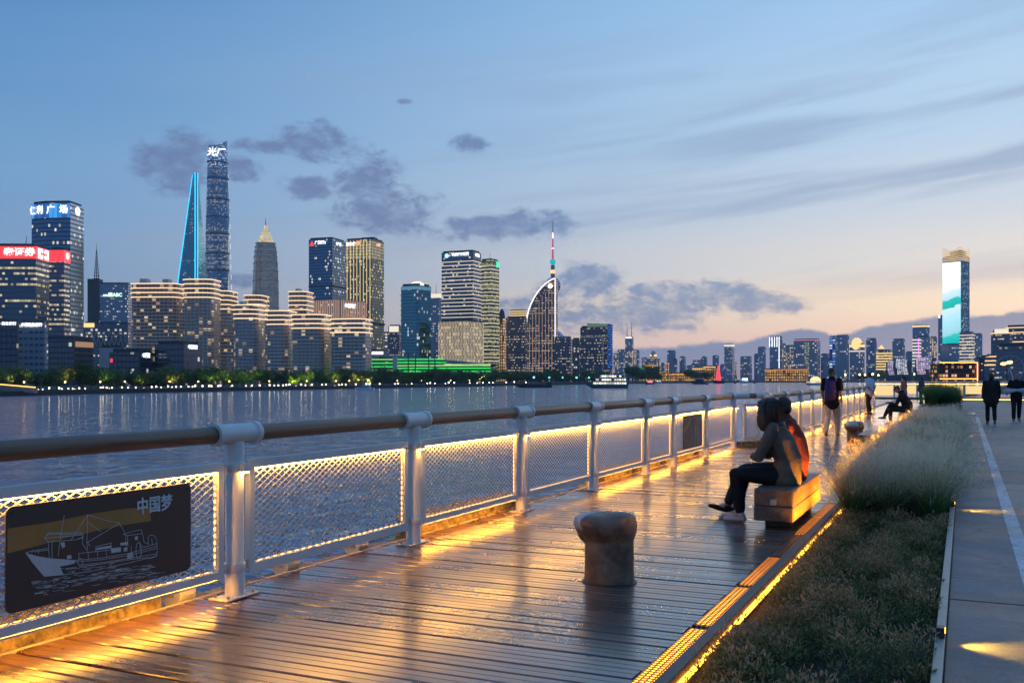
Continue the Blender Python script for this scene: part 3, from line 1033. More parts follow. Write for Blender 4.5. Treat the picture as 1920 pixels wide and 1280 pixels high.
def bollard(label, loc, rz=0.0, s=1.0):
    r = thing('mooring_bollard', label, 'bollard', loc, rz)
    def stack(rg, n=36):
        vs = [(cx + rx * math.cos(6.28319 * i / n), ry * math.sin(6.28319 * i / n), z) for (cx, z, rx, ry) in rg for i in range(n)]
        m_ = len(rg)
        fs = [(k * n + i, k * n + (i + 1) % n, (k + 1) * n + (i + 1) % n, (k + 1) * n + i) for k in range(m_ - 1) for i in range(n)]
        return vs, fs + [tuple(range(n - 1, -1, -1)), tuple((m_ - 1) * n + i for i in range(n))]
    sh = [stack([(0, -.03, .185, .185), (0, .2, .182, .182), (0, .40, .178, .178)]),
          stack([(0, .29, .165, .165), (-.008, .33, .195, .19), (-.026, .38, .232, .212), (-.034, .43, .243, .22), (-.034, .47, .230, .21), (-.028, .492, .196, .182), (-.026, .502, .16, .15)]),
          ell((-.145, 0, .355), (.10, .15, .085), (0, R(20), 0), 24), ell((.04, 0, .47), (.16, .16, .05), (0, R(-6), 0), 24)]
    o = blob('bollard_body', sh, M['rust'], r, .009, 6)
    o.scale = (s, s, s)
    MB().lathe([(.205, 0), (.205, .008), (.19, .012)], n=28).build('base_ring', M['brown_metal'], r, smooth=True)
    return r
bollard('rusty mooring bollard with pale worn patch standing on the open boards', (-2.385, 6.86, 0), R(-8))
bollard('small rusty mooring bollard beyond the couple, beside the low bench end', (-2.30, 23.9, 0), R(60))

# ================================================================== timber benches
def bench(label, u0, u1, v0, v1, group=None):
    r = thing('timber_bench', label, 'bench', ((u0 + u1) / 2, (v0 + v1) / 2, 0), 0, group)
    w, L = (u1 - u0) / 2, (v1 - v0) / 2
    MB().b2((-w, -L, .085), (w, L, .232)).build('beam', M['bench_wood'], r, bevel=.012)
    MB().b2((-w + .002, -L + .004, .2335), (w - .003, L - .003, .405)).build('beam', M['bench_wood'], r, bevel=.014)
    for s in (-1, 1):
        MB().b2((-w + .07, s * L * .62 - .14, .0), (w - .07, s * L * .62 + .14, .0845)).build('support', M['dark_steel'], r, bevel=.006)
    MB().b2((-.03, -L - .006, .245), (.03, -L + .002, .305)).build('end_plate', M['steel'], r, bevel=.004)
    a = MB()
    for s in (-.5, .5):
        a.tube((0, s * L, .404), (0, s * L, .409), .018, n=10)
    tag(a.build('bolt', M['steel'], r), kind='stuff')
    return r
bench('heavy timber bench with the grey-clad sitter and companion on it', -1.915, -1.525, 9.88, 11.86)
bench('empty heavy timber bench half hidden by feathery grass', -1.915, -1.525, 20.2, 22.3)
bench('timber bench under the hooded person bent over a phone', -1.915, -1.525, 33.6, 35.6)

# ================================================================== planting
def leaf_mat(name, stops, rough=.6, trans=.25, var=.35):
    """blade colour by height (uv v), each plant its own tone"""
    m, t, p = newmat(name)
    uv = t.n('ShaderNodeUVMap').outputs[0]
    u, v, _ = t.sep(uv)
    oi = t.n('ShaderNodeObjectInfo').outputs['Random']
    col = t.ramp(v, stops)
    k = t.maprange(t.m('ADD', t.m('MULTIPLY', u, .7), t.m('MULTIPLY', oi, .3)), 0, 1, 1 - var, 1 + var)
    t.put(p.inputs['Base Color'], t.mix(1.0, col, t.comb(k, k, k), 'MULTIPLY'))
    p.inputs['Roughness'].default_value = rough
    p.inputs['Specular IOR Level'].default_value = .25
    tr = t.n('ShaderNodeBsdfTranslucent')
    t.put(tr.inputs[0], col)
    mx = t.n('ShaderNodeMixShader'); mx.inputs[0].default_value = trans
    t.put(mx.inputs[1], p.outputs[0]); t.put(mx.inputs[2], tr.outputs[0])
    t.put(m.node_tree.nodes['Material Output'].inputs[0], mx.outputs[0])
    return m
def blade_mesh(name, blades, mat):
    """blades: (points, widths, tone) -> one ribbon mesh with uv = (tone, 0..1 along)"""
    V, Fc, UV = [], [], []
    for pts, ws, tone in blades:
        o = len(V)
        n = len(pts)
        d = Vector(pts[-1]) - Vector(pts[0])
        side = Vector((-d.y, d.x, 0))
        side = side.normalized() if side.length > 1e-5 else Vector((1, 0, 0))
        ang = (tone * 977) % 3.14
        side = (side * math.cos(ang) + Vector((math.cos(ang * 3), math.sin(ang * 3), 0)) * math.sin(ang)).normalized()
        for p, w in zip(pts, ws):
            V.append(tuple(Vector(p) - side * w * .5)); V.append(tuple(Vector(p) + side * w * .5))
        for i in range(n - 1):
            Fc.append((o + 2 * i, o + 2 * i + 1, o + 2 * i + 3, o + 2 * i + 2))
            UV += [(tone, i / (n - 1)), (tone, i / (n - 1)), (tone, (i + 1) / (n - 1)), (tone, (i + 1) / (n - 1))]
    me = bpy.data.meshes.new(name)
    me.from_pydata(V, [], Fc)
    ul = me.uv_layers.new(name='UVMap')
    ul.data.foreach_set('uv', np.array(UV, dtype=np.float32).ravel())
    me.materials.append(mat)
    return me
def grass_clump(rnd, nb, h, spread, plume, mat, base_r=.06, w=.0045):
    bl = []
    for i in range(nb):
        a = rnd.uniform(0, 6.283); lean = abs(rnd.gauss(0, .55)); H = h * rnd.uniform(.6, 1.08)
        r0 = base_r * math.sqrt(rnd.random())
        dx, dy = math.cos(a), math.sin(a)
        reach = spread * lean * H
        pts = []
        ns = 5
        for k in range(ns + 1):
            t = k / ns
            rr_ = r0 + reach * t ** 1.9
            z = H * (t - .28 * min(lean, 1.3) * t ** 3)
            pts.append((dx * rr_ + rnd.gauss(0, .004), dy * rr_ + rnd.gauss(0, .004), z))
        tn = rnd.random()
        bl.append((pts, [w, w, w * .9, w * .75, w * .55, w * .2], tn))
        if plume and rnd.random() < plume:          # feathery seed head: short hairs off the upper stalk
            for q in range(9):
                t = rnd.uniform(.55, 1.0)
                k = min(int(t * ns), ns - 1); f = t * ns - k
                p0 = Vector(pts[k]).lerp(Vector(pts[k + 1]), f)
                dv = Vector((dx * rnd.uniform(.2, 1) + rnd.gauss(0, .5), dy * rnd.uniform(.2, 1) + rnd.gauss(0, .5), rnd.uniform(.3, 1.0))).normalized() * rnd.uniform(.05, .11)
                bl.append(([tuple(p0), tuple(p0 + dv * .55), tuple(p0 + dv + Vector((0, 0, -.012)))], [.008, .009, .0035], tn))
                # hairs carry the plume colour: shift their uv into the upper half below
                bl[-1] = bl[-1] + ('hair',)
    return bl
def clump_mesh(name, bl, mat):
    me = blade_mesh(name, [b[:3] for b in bl], mat)
    # hairs: remap v so they take the top colour
    ul = me.uv_layers[0]
    uv = np.empty(len(ul.data) * 2, dtype=np.float32); ul.data.foreach_get('uv', uv)
    uv = uv.reshape(-1, 2)
    k = 0
    for b in bl:
        nl = (len(b[0]) - 1) * 4
        if len(b) > 3:
            uv[k:k + nl, 1] = .8 + .2 * uv[k:k + nl, 1]
        k += nl
    ul.data.foreach_set('uv', uv.ravel())
    return me
M['feather'] = leaf_mat('feather_grass', [(0.0, (.05, .10, .03)), (.40, (.11, .20, .07)), (.60, (.56, .47, .29)), (1.0, (1.0, .80, .58))], .7, .45)
M['tallgreen'] = leaf_mat('tall_green_grass', [(0.0, (.04, .09, .025)), (.6, (.08, .17, .055)), (1.0, (.2, .26, .1))], .6, .3)
M['yellowgreen'] = leaf_mat('yellow_green_grass', [(0.0, (.1, .13, .03)), (.5, (.22, .25, .05)), (1.0, (.4, .38, .12))], .6, .3)
gr = random.Random(11)
FM = [clump_mesh('feather_clump', grass_clump(gr, 230, .80, .92, .7, M['feather'], .10, .0075), M['feather']) for _ in range(5)]
M['feather_green'] = leaf_mat('feather_grass_green', [(0.0, (.045, .10, .028)), (.5, (.09, .19, .055)), (.75, (.30, .30, .15)), (1.0, (.80, .62, .42))], .7, .35)
FG = [clump_mesh('green_tuft', grass_clump(gr, 260, .84, .85, .28, M['feather_green'], .11, .0095), M['feather_green']) for _ in range(4)]
k = 0
for row in range(62):
    v = 11.35 + row * .41
    for c in range(3):
        u = -1.10 + c * .385 + gr.uniform(-.07, .07)
        o = link('feather_grass', FG[gr.randrange(4)] if (row < 3 or gr.random() < .28) else FM[gr.randrange(5)], None, None, (u, v + gr.uniform(-.1, .1), -.09))
        s = gr.uniform(.72, .98) if row > 2 else gr.uniform(.70, .84)
        o.scale = (s, s, s * gr.uniform(.9, 1.05)); o.rotation_euler = (0, 0, gr.uniform(0, 6.28))
        tag(o, 'tuft of pale feathery grass in the long planter beside the boardwalk', 'grass', 'feathery grass tufts in the planter')
YM = [clump_mesh('yellow_clump', grass_clump(gr, 150, .38, .8, 0, M['yellowgreen'], .12, .006), M['yellowgreen']) for _ in range(3)]
for i in range(46):
    o = link('short_grass', YM[i % 3], None, None, (gr.uniform(-1.25, -.2), 37.0 + i * .125, -.09))
    o.rotation_euler = (0, 0, gr.uniform(0, 6.28))
    tag(o, 'short yellow-green grass tuft at the far end of the planter', 'grass', 'short yellow-green tufts')
TM = [clump_mesh('tall_clump', grass_clump(gr, 320, 1.05, .62, 0, M['tallgreen'], .16, .008), M['tallgreen']) for _ in range(3)]
MB().b2((-1.62, 44.6, 0), (-.1, 49.4, .42)).build('planter_box', M['brown_metal'], None, bevel=.02)
tag(bpy.data.objects['planter_box'], 'dark box planter holding the tall dense green grass', 'planter')
for i in range(30):
    o = link('tall_grass', TM[i % 3], None, None, (gr.uniform(-1.45, -.25), 44.8 + i * .15, .40))
    o.rotation_euler = (0, 0, gr.uniform(0, 6.28)); s = gr.uniform(.72, .95); o.scale = (s, s, s)
    tag(o, 'tall dense green grass clump in the dark box planter', 'grass', 'tall green clumps in the box planter')
# low bronze-green ground cover: mounds of small sprigs
def ground_cover():
    rnd = random.Random(21)
    V, Fc, UV = [], [], []
    mounds = [(rnd.uniform(-1.28, -.18), rnd.uniform(2.2, 11.4), rnd.uniform(.10, .24), rnd.uniform(.07, .25), rnd.random()) for _ in range(300)]
    for (mx, my, mr, mh, mt) in mounds:
        for i in range(int(430 * (mr / .18) ** 2)):
            a = rnd.uniform(0, 6.283); rr_ = mr * math.sqrt(rnd.random())
            x, y = mx + rr_ * math.cos(a), my + rr_ * math.sin(a)
            if not (-1.285 < x < -.135): continue
            top = mh * (1 - (rr_ / mr) ** 2 * .75)
            z = -.09 + top * rnd.uniform(.35, 1.05)
            L = rnd.uniform(.016, .042)
            dv = Vector((math.cos(a) * rr_ / mr * .9 + rnd.gauss(0, .55), math.sin(a) * rr_ / mr * .9 + rnd.gauss(0, .55), rnd.uniform(.35, 1.0))).normalized() * L
            sd = Vector((rnd.gauss(0, 1), rnd.gauss(0, 1), rnd.gauss(0, .4))).normalized() * rnd.uniform(.0035, .0072)
            p = Vector((x, y, z)); o = len(V)
            V += [tuple(p - sd * .3), tuple(p + dv * .55 - sd), tuple(p + dv), tuple(p + dv * .55 + sd)]
            Fc.append((o, o + 1, o + 2, o + 3))
            tone = min(1, max(0, .6 * mt + .4 * rnd.random()))
            hv = min(1, max(0, (z + .09) / .22 + rnd.gauss(0, .18)))
            UV += [(tone, hv)] * 4
    me = bpy.data.meshes.new('ground_cover')
    me.from_pydata(V, [], Fc)
    ul = me.uv_layers.new(name='UVMap'); ul.data.foreach_set('uv', np.array(UV, dtype=np.float32).ravel())
    return me
M['cover'] = leaf_mat('bronze_cover', [(0.0, (.07, .085, .03)), (.4, (.19, .21, .075)), (.7, (.36, .24, .11)), (1.0, (.60, .34, .20))], .65, .3, .45)
gc = link('ground_cover', ground_cover(), M['cover'])
tag(gc, 'low bronze-green shrubby ground cover filling the near planter', 'ground cover', None, 'stuff')

# ================================================================== end of the promenade: a lit cross railing and a low wall
er = thing('end_railing', 'long cross railing with glowing yellow panels at the end of the promenade', 'railing', (0, 76.6, 0))
M['glow_panel'] = em_('glow_panel', (1.0, .66, .22), .9, (.5, .45, .35))
M['glow_line'] = em_('glow_line', (1.0, .60, .16), 4.5)
M['frost'] = pm_('frosted_glass', (.32, .30, .25), .3)
for i in range(16):
    x = -6.2 + i * 1.55
    MB().b2((x - .05, -.05, 0), (x + .05, .05, 1.24)).build('post', M['white_dirty'], er, bevel=.01)
    if i < 15:
        o = MB().b2((x + .08, -.02, .42 if i % 3 else .3), (x + 1.47, .02, 1.0)).build('panel', M['frost'] if i in (5, 6, 9, 12) else M['glow_panel'], er)
MB().tube((-6.3, 0, 1.28), (17.2, 0, 1.28), .06, n=12).build('handrail', M['white_dirty'], er, smooth=True)
MB().b2((-6.2, -.05, 1.1), (17, -.02, 1.15)).build('led_strip', M['glow_line'], er)
MB().b2((-6.2, -.3, 0), (17, .25, .16)).build('kerb_block', M['rough_stone'], er, bevel=.02)
MB().b2((-.1, -.36, .02), (17, -.31, .06)).build('led_strip', M['glow_line'], er)
# ================================================================== people
def cloth(name, col, var=.25, rough=.85):
    return pm_(name, col, rough, 0, var, 7, .35, 90, .05, .2)
SKIN = pm_('skin', (.42, .25, .17), .55, 0, .08, 9, .05, 80)
HAIR_D = pm_('hair_dark', (.018, .014, .013), .45, 0, .3, 30, .6, 140)
HAIR_B = pm_('hair_brown', (.055, .026, .018), .45, 0, .35, 30, .7, 140)
def V3(p): return Vector(p)
def limb(pts, rs, side=(1, 0, 0), n=12):
    return loft([(p, r, r) if not isinstance(r, tuple) else (p, *r) for p, r in zip(pts, rs)], side, n)
def mid(a, b, t=.5, off=(0, 0, 0)):
    return V3(a).lerp(V3(b), t) + V3(off)
def hand_shapes(wr, dr, up, sgn, curl=.5):
    """palm, four fingers of different length, a thumb off the side; dr along the fingers, up = back of the hand"""
    dr = V3(dr).normalized(); up = V3(up); up = (up - dr * up.dot(dr)).normalized(); sd = dr.cross(up) * sgn
    w = V3(wr)
    out = [loft([(w, .024, .016), (w + dr * .045, .036, .015), (w + dr * .085, .038, .013)], tuple(sd), 10)]
    for i, (o, L) in enumerate(((-.028, .062), (-.010, .074), (.010, .07), (.027, .054))):
        b = w + dr * .085 + sd * o
        m_ = b + (dr * math.cos(curl * .6) - up * math.sin(curl * .6)) * L * .5
        e = m_ + (dr * math.cos(curl * 1.7) - up * math.sin(curl * 1.7)) * L * .5
        out.append(loft([(b - dr * .012, .0095), (m_, .0088), (e, .0072)], tuple(sd), 8))
    b = w + dr * .03 - sd * .03
    out.append(loft([(b, .013), (b + (dr * .7 - sd * .7) * .034, .0105), (b + (dr * .95 - sd * .45 - up * .25) * .066, .0085)], tuple(up), 8))
    return out
def person(label, loc, rz, J, top, legs, shoes, hair, hairstyle='short', sleeves='long', topfit=1.0, hem=.0, legfit=1.0, skirt=None, voxel=.01, group=None, look=0.0, hood=False, face=False):
    r = thing('person', label, 'person', loc, rz, group)
    pel, che, nek, hd = (V3(J[k]) for k in ('pelvis', 'chest', 'neck', 'head'))
    wai = mid(pel, che, .45, J.get('waist_off', (0, 0, 0)))
    sh = {s: V3(J['sh' + s]) for s in 'LR'}; el = {s: V3(J['el' + s]) for s in 'LR'}; wr = {s: V3(J['wr' + s]) for s in 'LR'}
    hp = {s: V3(J['hp' + s]) for s in 'LR'}; kn = {s: V3(J['kn' + s]) for s in 'LR'}; an = {s: V3(J['an' + s]) for s in 'LR'}; to = {s: V3(J['to' + s]) for s in 'LR'}
    X = (1, 0, 0)
    def torso(k, dk=1.0):
        up = mid(che, nek, .62)
        return loft([(pel, .158 * k, .115 * k * dk), (wai, .142 * k, .108 * k * dk), (che, .168 * k, .118 * k * dk), (up, .160 * k, .092 * k), (nek, .075 * k, .062 * k)], X, 18)
    # --- the body, one skin
    sp = [torso(.93), limb([nek, mid(nek, hd, .75)], [.052, .050])]
    fwd = V3((math.sin(-look), math.cos(-look), 0)); rgt = V3((fwd.y, -fwd.x, 0))
    tl = J.get('tilt', 0.0)
    qh = Euler((-tl, 0, look))
    def H(x, y, z): return tuple(hd + qh.to_matrix() @ V3((x, y, z)))
    sp += [ell(H(0, -.008, .025), (.074, .092, .092), qh), ell(H(0, .028, -.045), (.058, .062, .072), qh), loft([(H(0, .082, .012), .010), (H(0, .102, -.018), .014)], X, 8), ell(H(0, .08, -.055), (.024, .014, .010), qh)]
    for s in (-1, 1):
        sp.append(ell(H(s * .076, -.005, -.008), (.012, .020, .032), qh))
    for s in 'LR':
        g = -1 if s == 'L' else 1
        sp += [limb([sh[s], mid(sh[s], el[s]), el[s]], [.050, .046, .039]), limb([el[s], mid(el[s], wr[s], .35), wr[s]], [.038, .037, .026])]
        sp += hand_shapes(wr[s], J.get('hd' + s, wr[s] - el[s]), J.get('hu' + s, (g * 1.0, 0, .2)), g, J.get('curl', .6))
        sp += [limb([hp[s], mid(hp[s], kn[s]), kn[s]], [.082, .072, .055]), limb([kn[s], mid(kn[s], an[s], .35), an[s]], [.053, .053, .036])]
        sp.append(limb([an[s], an[s] + (to[s] - an[s]) * .5 + V3((0, 0, -.02)), to[s]], [.036, .034, .026]))
    blob('body', sp, SKIN, r, voxel, 3)
    # --- top
    k = 1.10 * topfit
    st = [torso(k, 1.06)]
    if hem:
        st.append(loft([(wai, .150 * k, .118 * k), (pel + V3((0, 0, -hem)), .172 * k, .138 * k)], X, 18))
    for s in 'LR':
        if sleeves == 'long':
            st += [limb([sh[s], mid(sh[s], el[s]), el[s]], [.066 * topfit, .060 * topfit, .052 * topfit]), limb([el[s], mid(el[s], wr[s]), mid(el[s], wr[s], .94)], [.052 * topfit, .046 * topfit, .038 * topfit])]
        else:
            st += [limb([sh[s], mid(sh[s], el[s], .4), mid(sh[s], el[s], .72)], [.068 * topfit, .066 * topfit, .064 * topfit])]
    if hood:
        st.append(ell(nek + V3((0, -.05, .03)), (.11, .075, .06)))
    blob('top', st, top, r, voxel * 1.1, 3, .012)
    # --- trousers
    sl = [loft([(pel + V3((0, 0, .06)), .150 * legfit, .118 * legfit), (mid(hp['L'], hp['R']), .165 * legfit, .125 * legfit)], X, 16)]
    for s in 'LR':
        lo = .86 if legfit < 1.05 else .93
        sl += [limb([hp[s], mid(hp[s], kn[s]), kn[s]], [.098 * legfit, .086 * legfit, .070 * legfit]), limb([kn[s], mid(kn[s], an[s]), mid(kn[s], an[s], lo)], [.070 * legfit, .066 * legfit, .056 * legfit])]
    blob('trousers', sl, legs, r, voxel * 1.1, 3, .010)
    # --- shoes
    for s in 'LR':
        d = (to[s] - an[s]); d.z = 0
        d = d.normalized() if d.length > 1e-4 else V3((0, 1, 0))
        f = to[s] + V3((0, 0, 0))
        slope = (to[s] - an[s]).normalized()
        heel = an[s] + V3((0, 0, -.045)) - d * .03
        shp = [loft([(heel, .036, .034), (an[s] * .55 + to[s] * .45 + V3((0, 0, -.022)), .042, .034), (to[s], .038, .022)], tuple(V3((0, 0, 1)).cross(d)), 12), limb([an[s] + V3((0, 0, .0)), heel], [.042, .036])]
        blob('shoe', shp, shoes, r, .008, 2)
    # --- hair
    if hairstyle == 'short':
        hs = [ell(H(0, -.022, .045), (.082, .092, .082), qh), ell(H(0, -.05, -.005), (.078, .062, .075), qh)]
    elif hairstyle == 'bob':
        hs = [ell(H(0, -.018, .045), (.112, .128, .105), qh), ell(H(0, -.055, -.07), (.130, .118, .14), qh), ell(H(-.092, .018, -.08), (.046, .080, .135), qh), ell(H(.092, .018, -.08), (.046, .080, .135), qh), ell(H(0, -.085, -.15), (.125, .095, .085), qh), ell(H(0, .085, .075), (.07, .03, .035), qh), ell(H(-.088, .055, -.06), (.03, .045, .10), qh), ell(H(.088, .055, -.06), (.03, .045, .10), qh)]
        rs_ = random.Random(9); bl = []
        for i in range(420):
            q = rs_.uniform(-2.35, 2.35); lo = rs_.uniform(-1.15, -.75)
            pts = []
            for j in range(7):
                e = 1.35 + (lo - 1.35) * j / 6
                rr = 1.03 + rs_.gauss(0, .012) + (.10 if e < -.6 else 0)
                pts.append(H(math.sin(q) * .135 * math.cos(e * .92) * rr, -.03 - math.cos(q) * .135 * math.cos(e * .92) * rr, -.045 + .185 * math.sin(e) * (1 if e > 0 else 1.1)))
            bl.append((pts, [.005] * 6 + [.002], rs_.random()))
        hairm = blade_mesh('hair_strands', bl, hair); tag(link('hair_strands', hairm, None, r), kind='stuff')
    elif hairstyle == 'tail':
        hs = [ell(H(0, -.022, .042), (.084, .094, .084), qh), ell(H(0, -.10, .0), (.035, .05, .04), qh), loft([(H(0, -.12, -.01), .03), (H(0, -.14, -.10), .028), (H(0, -.12, -.2), .014)], X, 8)]
    elif hairstyle == 'cap':
        hs = [ell(H(0, -.018, .048), (.086, .100, .074), qh), ell(H(0, .085, .035), (.062, .06, .010), qh), ell(H(0, -.055, -.01), (.076, .05, .05), qh)]
    blob('hair' if hairstyle != 'cap' else 'cap', hs, hair, r, .010, 1, .014)
    if face:
        for s in (-1, 1):
            a = MB(); a.add(*ell(H(s * .030, .084, .010), (.011, .006, .006), qh, 8, 6)); a.build('eye', M['rubber'], r, smooth='all')
            a = MB(); a.add(*ell(H(s * .031, .083, .028), (.017, .006, .004), qh, 8, 6)); a.build('eyebrow', HAIR_D, r, smooth='all')
    return r

def standing(H=1.72, stride=.0, arm=.0, lean=.0, bend=None):
    k = H / 1.72
    s = stride
    J = dict(pelvis=(0, 0, .93), chest=(0, .01 + lean, 1.24), neck=(0, .0 + lean * 1.3, 1.46), head=(0, .025 + lean * 1.5, 1.605),
             shL=(-.185, lean * 1.2, 1.41), shR=(.185, lean * 1.2, 1.41), elL=(-.235, -.02 + arm * .16, 1.12), elR=(.235, -.02 - arm * .16, 1.12),
             wrL=(-.235, .05 + arm * .30, .87), wrR=(.235, .05 - arm * .26, .87), hpL=(-.09, 0, .90), hpR=(.09, 0, .90))
    if s >= 0:
        front, back = 'R', 'L'
    else:
        front, back = 'L', 'R'; s = -s
    sx = {'L': -.095, 'R': .095}
    J['kn' + front] = (sx[front], .10 + s * .42, .49); J['an' + front] = (sx[front], .0 + s * .85, .085); J['to' + front] = (sx[front] * 1.15, .17 + s * .85, .035 + s * .05)
    J['kn' + back] = (sx[back], .03 - s * .12, .50); J['an' + back] = (sx[back], -.0 - s * .95, .085 + s * .22); J['to' + back] = (sx[back] * 1.15, .16 - s * .80, .035)
    return {a: (tuple(V3(p) * k) if isinstance(p, tuple) else p) for a, p in J.items()}

# --- the two on the near bench
def seated(**kw):
    J = dict(pelvis=(0, -.02, .515), chest=(0, .03, .84), neck=(0, .10, 1.04), head=(0, .155, 1.165), waist_off=(0, -.055, 0),
             shL=(-.175, .07, .99), shR=(.175, .07, .99), elL=(-.225, .20, .70), elR=(.225, .20, .70), wrL=(-.05, .30, .69), wrR=(.05, .28, .72),
             hpL=(-.095, .03, .50), hpR=(.095, .03, .50), knL=(-.10, .47, .50), knR=(.10, .47, .49), anL=(-.11, .42, .085), anR=(.13, .50, .085), toL=(-.12, .58, .035), toR=(.14, .66, .035),
             hdL=(1, .1, -.1), hdR=(-1, .1, -.1), huL=(0, 1, .2), huR=(0, 1, .2))
    J.update(kw)
    return J
person('seated person with brown bob in olive-grey jacket and black trousers, arms folded, on the bench', (-1.70, 10.36, 0), R(88),
       seated(), cloth('jacket_olive', (.135, .10, .072)), cloth('trousers_black', (.014, .014, .016)), cloth('shoes_pale', (.55, .47, .47), .1), HAIR_B, 'bob', 'long', 1.06, .06, 1.04, look=R(-2), voxel=.009)
person('person in a rust-red top sitting behind the one in olive grey on the bench', (-1.73, 10.92, 0), R(94),
       seated(neck=(0, .03, 1.05), head=(0, .085, 1.185), chest=(0, -.02, .84), shL=(-.18, .0, 1.0), shR=(.18, .0, 1.0), elL=(-.24, .12, .72), elR=(.24, .12, .72), anL=(-.10, .66, .10), toL=(-.12, .84, .10), anR=(.10, .58, .085), toR=(.12, .76, .04)),
       cloth('top_red', (.20, .036, .022)), cloth('trousers_dark', (.02, .02, .022)), cloth('shoes_black', (.02, .018, .018)), HAIR_D, 'short', 'long', 1.12, .05, voxel=.009)
# --- the walker with a backpack
pw = person('person walking away in black T-shirt and cream trousers with purple backpack', (-3.10, 26.3, 0), R(-3), standing(1.78, .26, .25), cloth('tee_black', (.014, .014, .016)), cloth('trousers_cream', (.55, .46, .36), .12), cloth('shoes_tan', (.30, .19, .10)), HAIR_D, 'short', 'short', 1.06, .10, 1.12)
bk_ = thing('backpack', 'purple-blue backpack on the back of the walker in cream trousers', 'backpack', (-3.10, 26.3, 0), R(-3))
pk = cloth('pack_purple', (.045, .030, .12), .3, .6)
blob('pack_body', [loft([((0, -.20, 1.02), .135, .075), ((0, -.205, 1.2), .15, .085), ((0, -.19, 1.40), .125, .07)], (1, 0, 0), 16), loft([((0, -.275, 1.06), .10, .04), ((0, -.275, 1.2), .105, .04)], (1, 0, 0), 12)], pk, bk_, .012, 3)
for s in (-1, 1):
    a = MB(); a.add(*loft([((s * .11, -.13, 1.44), .028, .009), ((s * .125, -.03, 1.505), .03, .010), ((s * .13, .09, 1.44), .03, .010), ((s * .14, .13, 1.28), .026, .010), ((s * .16, .05, 1.13), .016, .008), ((s * .13, -.10, 1.06), .016, .008)], (1, 0, 0), 8))
    a.build('strap', cloth('strap_violet', (.16, .05, .20)), bk_, smooth='all')
MB().tube((-.03, -.20, 1.47), (.03, -.20, 1.47), .009, n=8).build('handle', pk, bk_)
# --- white shirt at the railing
J = standing(1.76, 0, 0); J.update(wrL=(-.02, -.16, .98), elL=(-.25, -.10, 1.14), wrR=(.02, -.16, .96), elR=(.25, -.10, 1.14), hdL=(1, 0, -.2), hdR=(-1, 0, -.2))
person('person in white T-shirt and black trousers standing by the railing, hands behind the back', (-3.62, 43.6, 0), R(62), J, cloth('tee_white', (.66, .68, .72), .1), cloth('trousers_ink', (.018, .018, .02)), cloth('shoes_ink', (.02, .02, .02)), HAIR_D, 'short', 'short', 1.06, .06)
# --- bent over a phone on the far bench
ph = person('person in dark hooded jacket and cap sitting bent over a phone', (-1.72, 34.2, 0), R(92),
       seated(chest=(0, .05, .83), neck=(0, .17, 1.05), head=(0, .27, 1.15), tilt=.55, waist_off=(0, -.08, 0), shL=(-.17, .13, 1.0), shR=(.17, .13, 1.0), elL=(-.2, .30, .66), elR=(.2, .30, .66), wrL=(-.04, .50, .70), wrR=(.05, .50, .70), anL=(-.1, .46, .085), toL=(-.1, .63, .035), knR=(.06, .50, .60), anR=(-.02, .66, .26), toR=(-.02, .83, .22), hdL=(.3, 1, .1), hdR=(-.3, 1, .1)),
       cloth('jacket_dark', (.022, .022, .026)), cloth('trousers_char', (.026, .026, .028)), cloth('shoes_sport', (.10, .10, .09), .5), cloth('cap_brown', (.10, .06, .05)), 'cap', 'long', 1.14, .05, hood=True)
pho = thing('phone', 'small dark phone in the hands of the hunched sitter', 'phone', (-1.72, 34.2, 0), R(92))
MB().box((0, .60, .72), (.075, .012, .15), rx=R(-40)).build('phone_case', M['rubber'], pho, bevel=.004)
MB().box((0, .593, .7245), (.066, .002, .135), rx=R(-40)).build('phone_screen', em_('phone_screen', (.8, .9, 1), .8), pho)
# --- further people
person('person in pink top with a ponytail standing near the far end of the railing', (-2.55, 48.8, 0), R(70), standing(1.62, 0, 0), cloth('top_pink', (.62, .20, .18)), cloth('trousers_slate', (.04, .05, .06)), cloth('shoes_grey', (.2, .2, .2)), HAIR_D, 'tail', 'short', 1.05, .06, voxel=.012)
person('small person in green jacket over grey hood beyond the tall grass', (-2.35, 64.0, 0), R(60), standing(1.60, 0, .2), cloth('top_grey', (.10, .11, .13)), cloth('trousers_green', (.05, .30, .06)), cloth('shoes_dim', (.03, .03, .03)), HAIR_D, 'short', 'long', 1.15, .12, voxel=.013, hood=True)
person('person in dark loose jacket walking away on the pavement', (.80, 35.6, 0), R(4), standing(1.68, -.17, -.25), cloth('jacket_umber', (.028, .022, .02)), cloth('trousers_night', (.016, .016, .018)), cloth('shoes_brown', (.22, .12, .07)), HAIR_D, 'short', 'long', 1.26, .14)
J = standing(1.70, .14, 0); J.update(wrL=(-.04, .20, 1.10), elL=(-.26, .04, 1.16), wrR=(.05, .20, 1.08), elR=(.26, .04, 1.16), hdL=(1, .2, 0), hdR=(-1, .2, 0))
person('person in black clothes walking toward us carrying a pale jacket in folded arms', (1.66, 38.6, 0), R(183), J, cloth('tee_ink', (.016, .015, .017)), cloth('trousers_ink2', (.014, .014, .016)), cloth('shoes_dark', (.02, .02, .022)), HAIR_D, 'short', 'short', 1.06, .04, 1.06, face=True)
pj = thing('jacket', 'pale lilac jacket hanging over the folded arms of the approaching walker', 'jacket', (1.66, 38.6, 0), R(183))
blob('jacket_cloth', [loft([((-.34, .06, 1.02), .07, .12), ((-.16, .20, 1.10), .05, .07), ((.0, .235, 1.10), .04, .05), ((.16, .20, 1.09), .05, .07), ((.34, .06, 1.03), .06, .11)], (0, 1, 0), 12)], cloth('jacket_lilac', (.50, .50, .60), .15), pj, .014, 3, .03)
